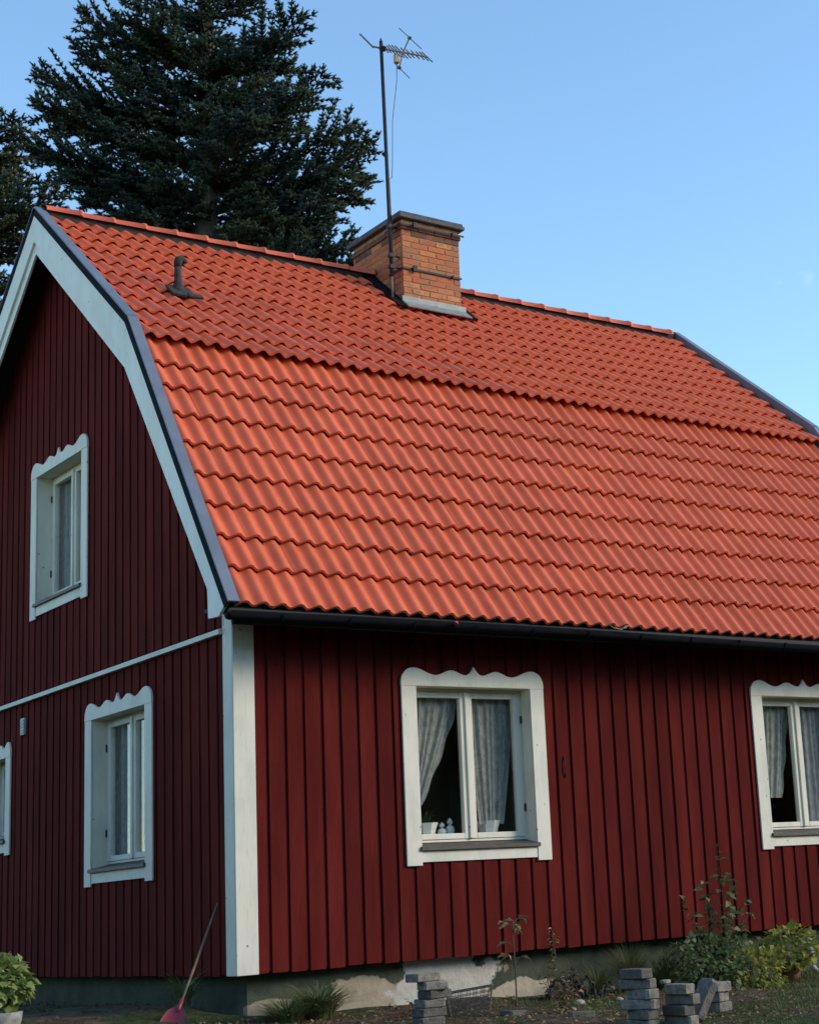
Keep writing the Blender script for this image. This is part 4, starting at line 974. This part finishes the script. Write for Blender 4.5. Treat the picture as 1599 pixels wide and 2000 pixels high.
for k in range(11):
    x = 2.78+.035*k; y = -.66+rr_.uniform(-.05, .06); e = rr_.uniform(-.12, .12); hh = rr_.uniform(.08, .24)*(1.2-.06*k)
    obj('root', lumpy([gl(x, y, -.02), gl(x+e*.4, y+.02, hh*.7), gl(x+e, y+.05, hh), gl(x+e*1.6, y+.05, hh*rr_.uniform(.2, .8))], [.014, .011, .009, .004], k, 6), ROT, t)
for k, (x, y, s, lab) in enumerate(((2.62, -.95, .05, 'pale rounded stone below the rotting log'), (3.05, -.95, .035, 'small pale stone right of the rotting log'), (2.25, -1.35, .03, 'small pinkish stone left of the dry weeds'))):
    mb = MB(); rr = random.Random(k); mb.lathe(gl(x, y, -.01), [(s*.7, 0), (s, s*.3), (s*.95, s*.6), (s*.6, s*.9), (s*.2, s)], 10); mb.v = [(a1+rr.uniform(-1, 1)*s*.12, b1+rr.uniform(-1, 1)*s*.12, c1) for a1, b1, c1 in mb.v]
    tag(obj('stone', mb, m_simple('pale_stone_%d' % k, (.34, .29, .25), .9, .25, 20), None, True), lab, 'stone')
# red shovel leaning on the gable
hb = Vector((-.47, .06, -.18)); ht = Vector((-.03, .31, .565))
sh = thing('shovel', (-.52, .03, -.36), 'red plastic shovel with a thin pale handle leaning on the gable wall', 'shovel')
mb = MB(); mb.tube([hb-(ht-hb)*.06, hb.lerp(ht, .35)+Vector((0, 0, -.006)), hb.lerp(ht, .7)+Vector((0, 0, -.004)), ht], [.010, .010, .009, .008], 8); obj('handle', mb, WOODH, sh, True)
dn = (hb-ht).normalized(); sx = Vector((.75, -.66, 0)); sx = (sx-dn*sx.dot(dn)).normalized(); sn = dn.cross(sx).normalized()
m = MB(); vs = []; rows = [(-.01, .012), (.03, .035), (.065, .075), (.15, .095), (.24, .10)]
for side in (0, 1):
    for (q, hw) in rows:
        for i in range(9):
            s_ = -1+2*i/8; rib = .004*math.cos(i*math.pi) if q > .05 else 0
            vs.append(hb+dn*q+sx*(hw*s_)+sn*(.022*s_*s_*min(1, q*8)+rib+(.004 if side else 0)))
fs = []; nn = len(rows)*9
for side in (0, 1):
    for r_ in range(len(rows)-1):
        for i in range(8):
            f = (side*nn+r_*9+i, side*nn+r_*9+i+1, side*nn+(r_+1)*9+i+1, side*nn+(r_+1)*9+i); fs.append(f if side else f[::-1])
m.add(vs, fs); obj('blade', m, REDPL, sh, True)
mb = MB(); mb.tube([hb-dn*.05, hb+dn*.03, hb+dn*.07], [.014, .018, .012], 10); obj('socket', mb, REDPL, sh, True)
# litter on the gutter
V, F = leaves([(1.69, -.685, 2.80), (1.72, -.69, 2.80)], [(.7, -.3, -.5), (.8, .1, -.2)], .06, rg); o = npmesh('red_leaf', V, F, m_simple('red_autumn_leaf', (.4, .03, .03), .6)); tag(o, 'small red leaf caught on the edge of the gutter', 'leaf')
mb = MB(); mb.tube([(3.42, -.675, 2.86), (3.47, -.69, 2.825), (3.56, -.69, 2.815), (3.63, -.68, 2.86)], [.003, .006, .006, .003], 5); mb.tube([(3.5, -.69, 2.82), (3.60, -.70, 2.83), (3.66, -.69, 2.87)], [.003, .005, .003], 5); tag(obj('dry_twig', mb, m_simple('pale_dry_twig', (.25, .22, .16), .8), None, True), 'pale dry twig hanging over the gutter edge', 'twig')
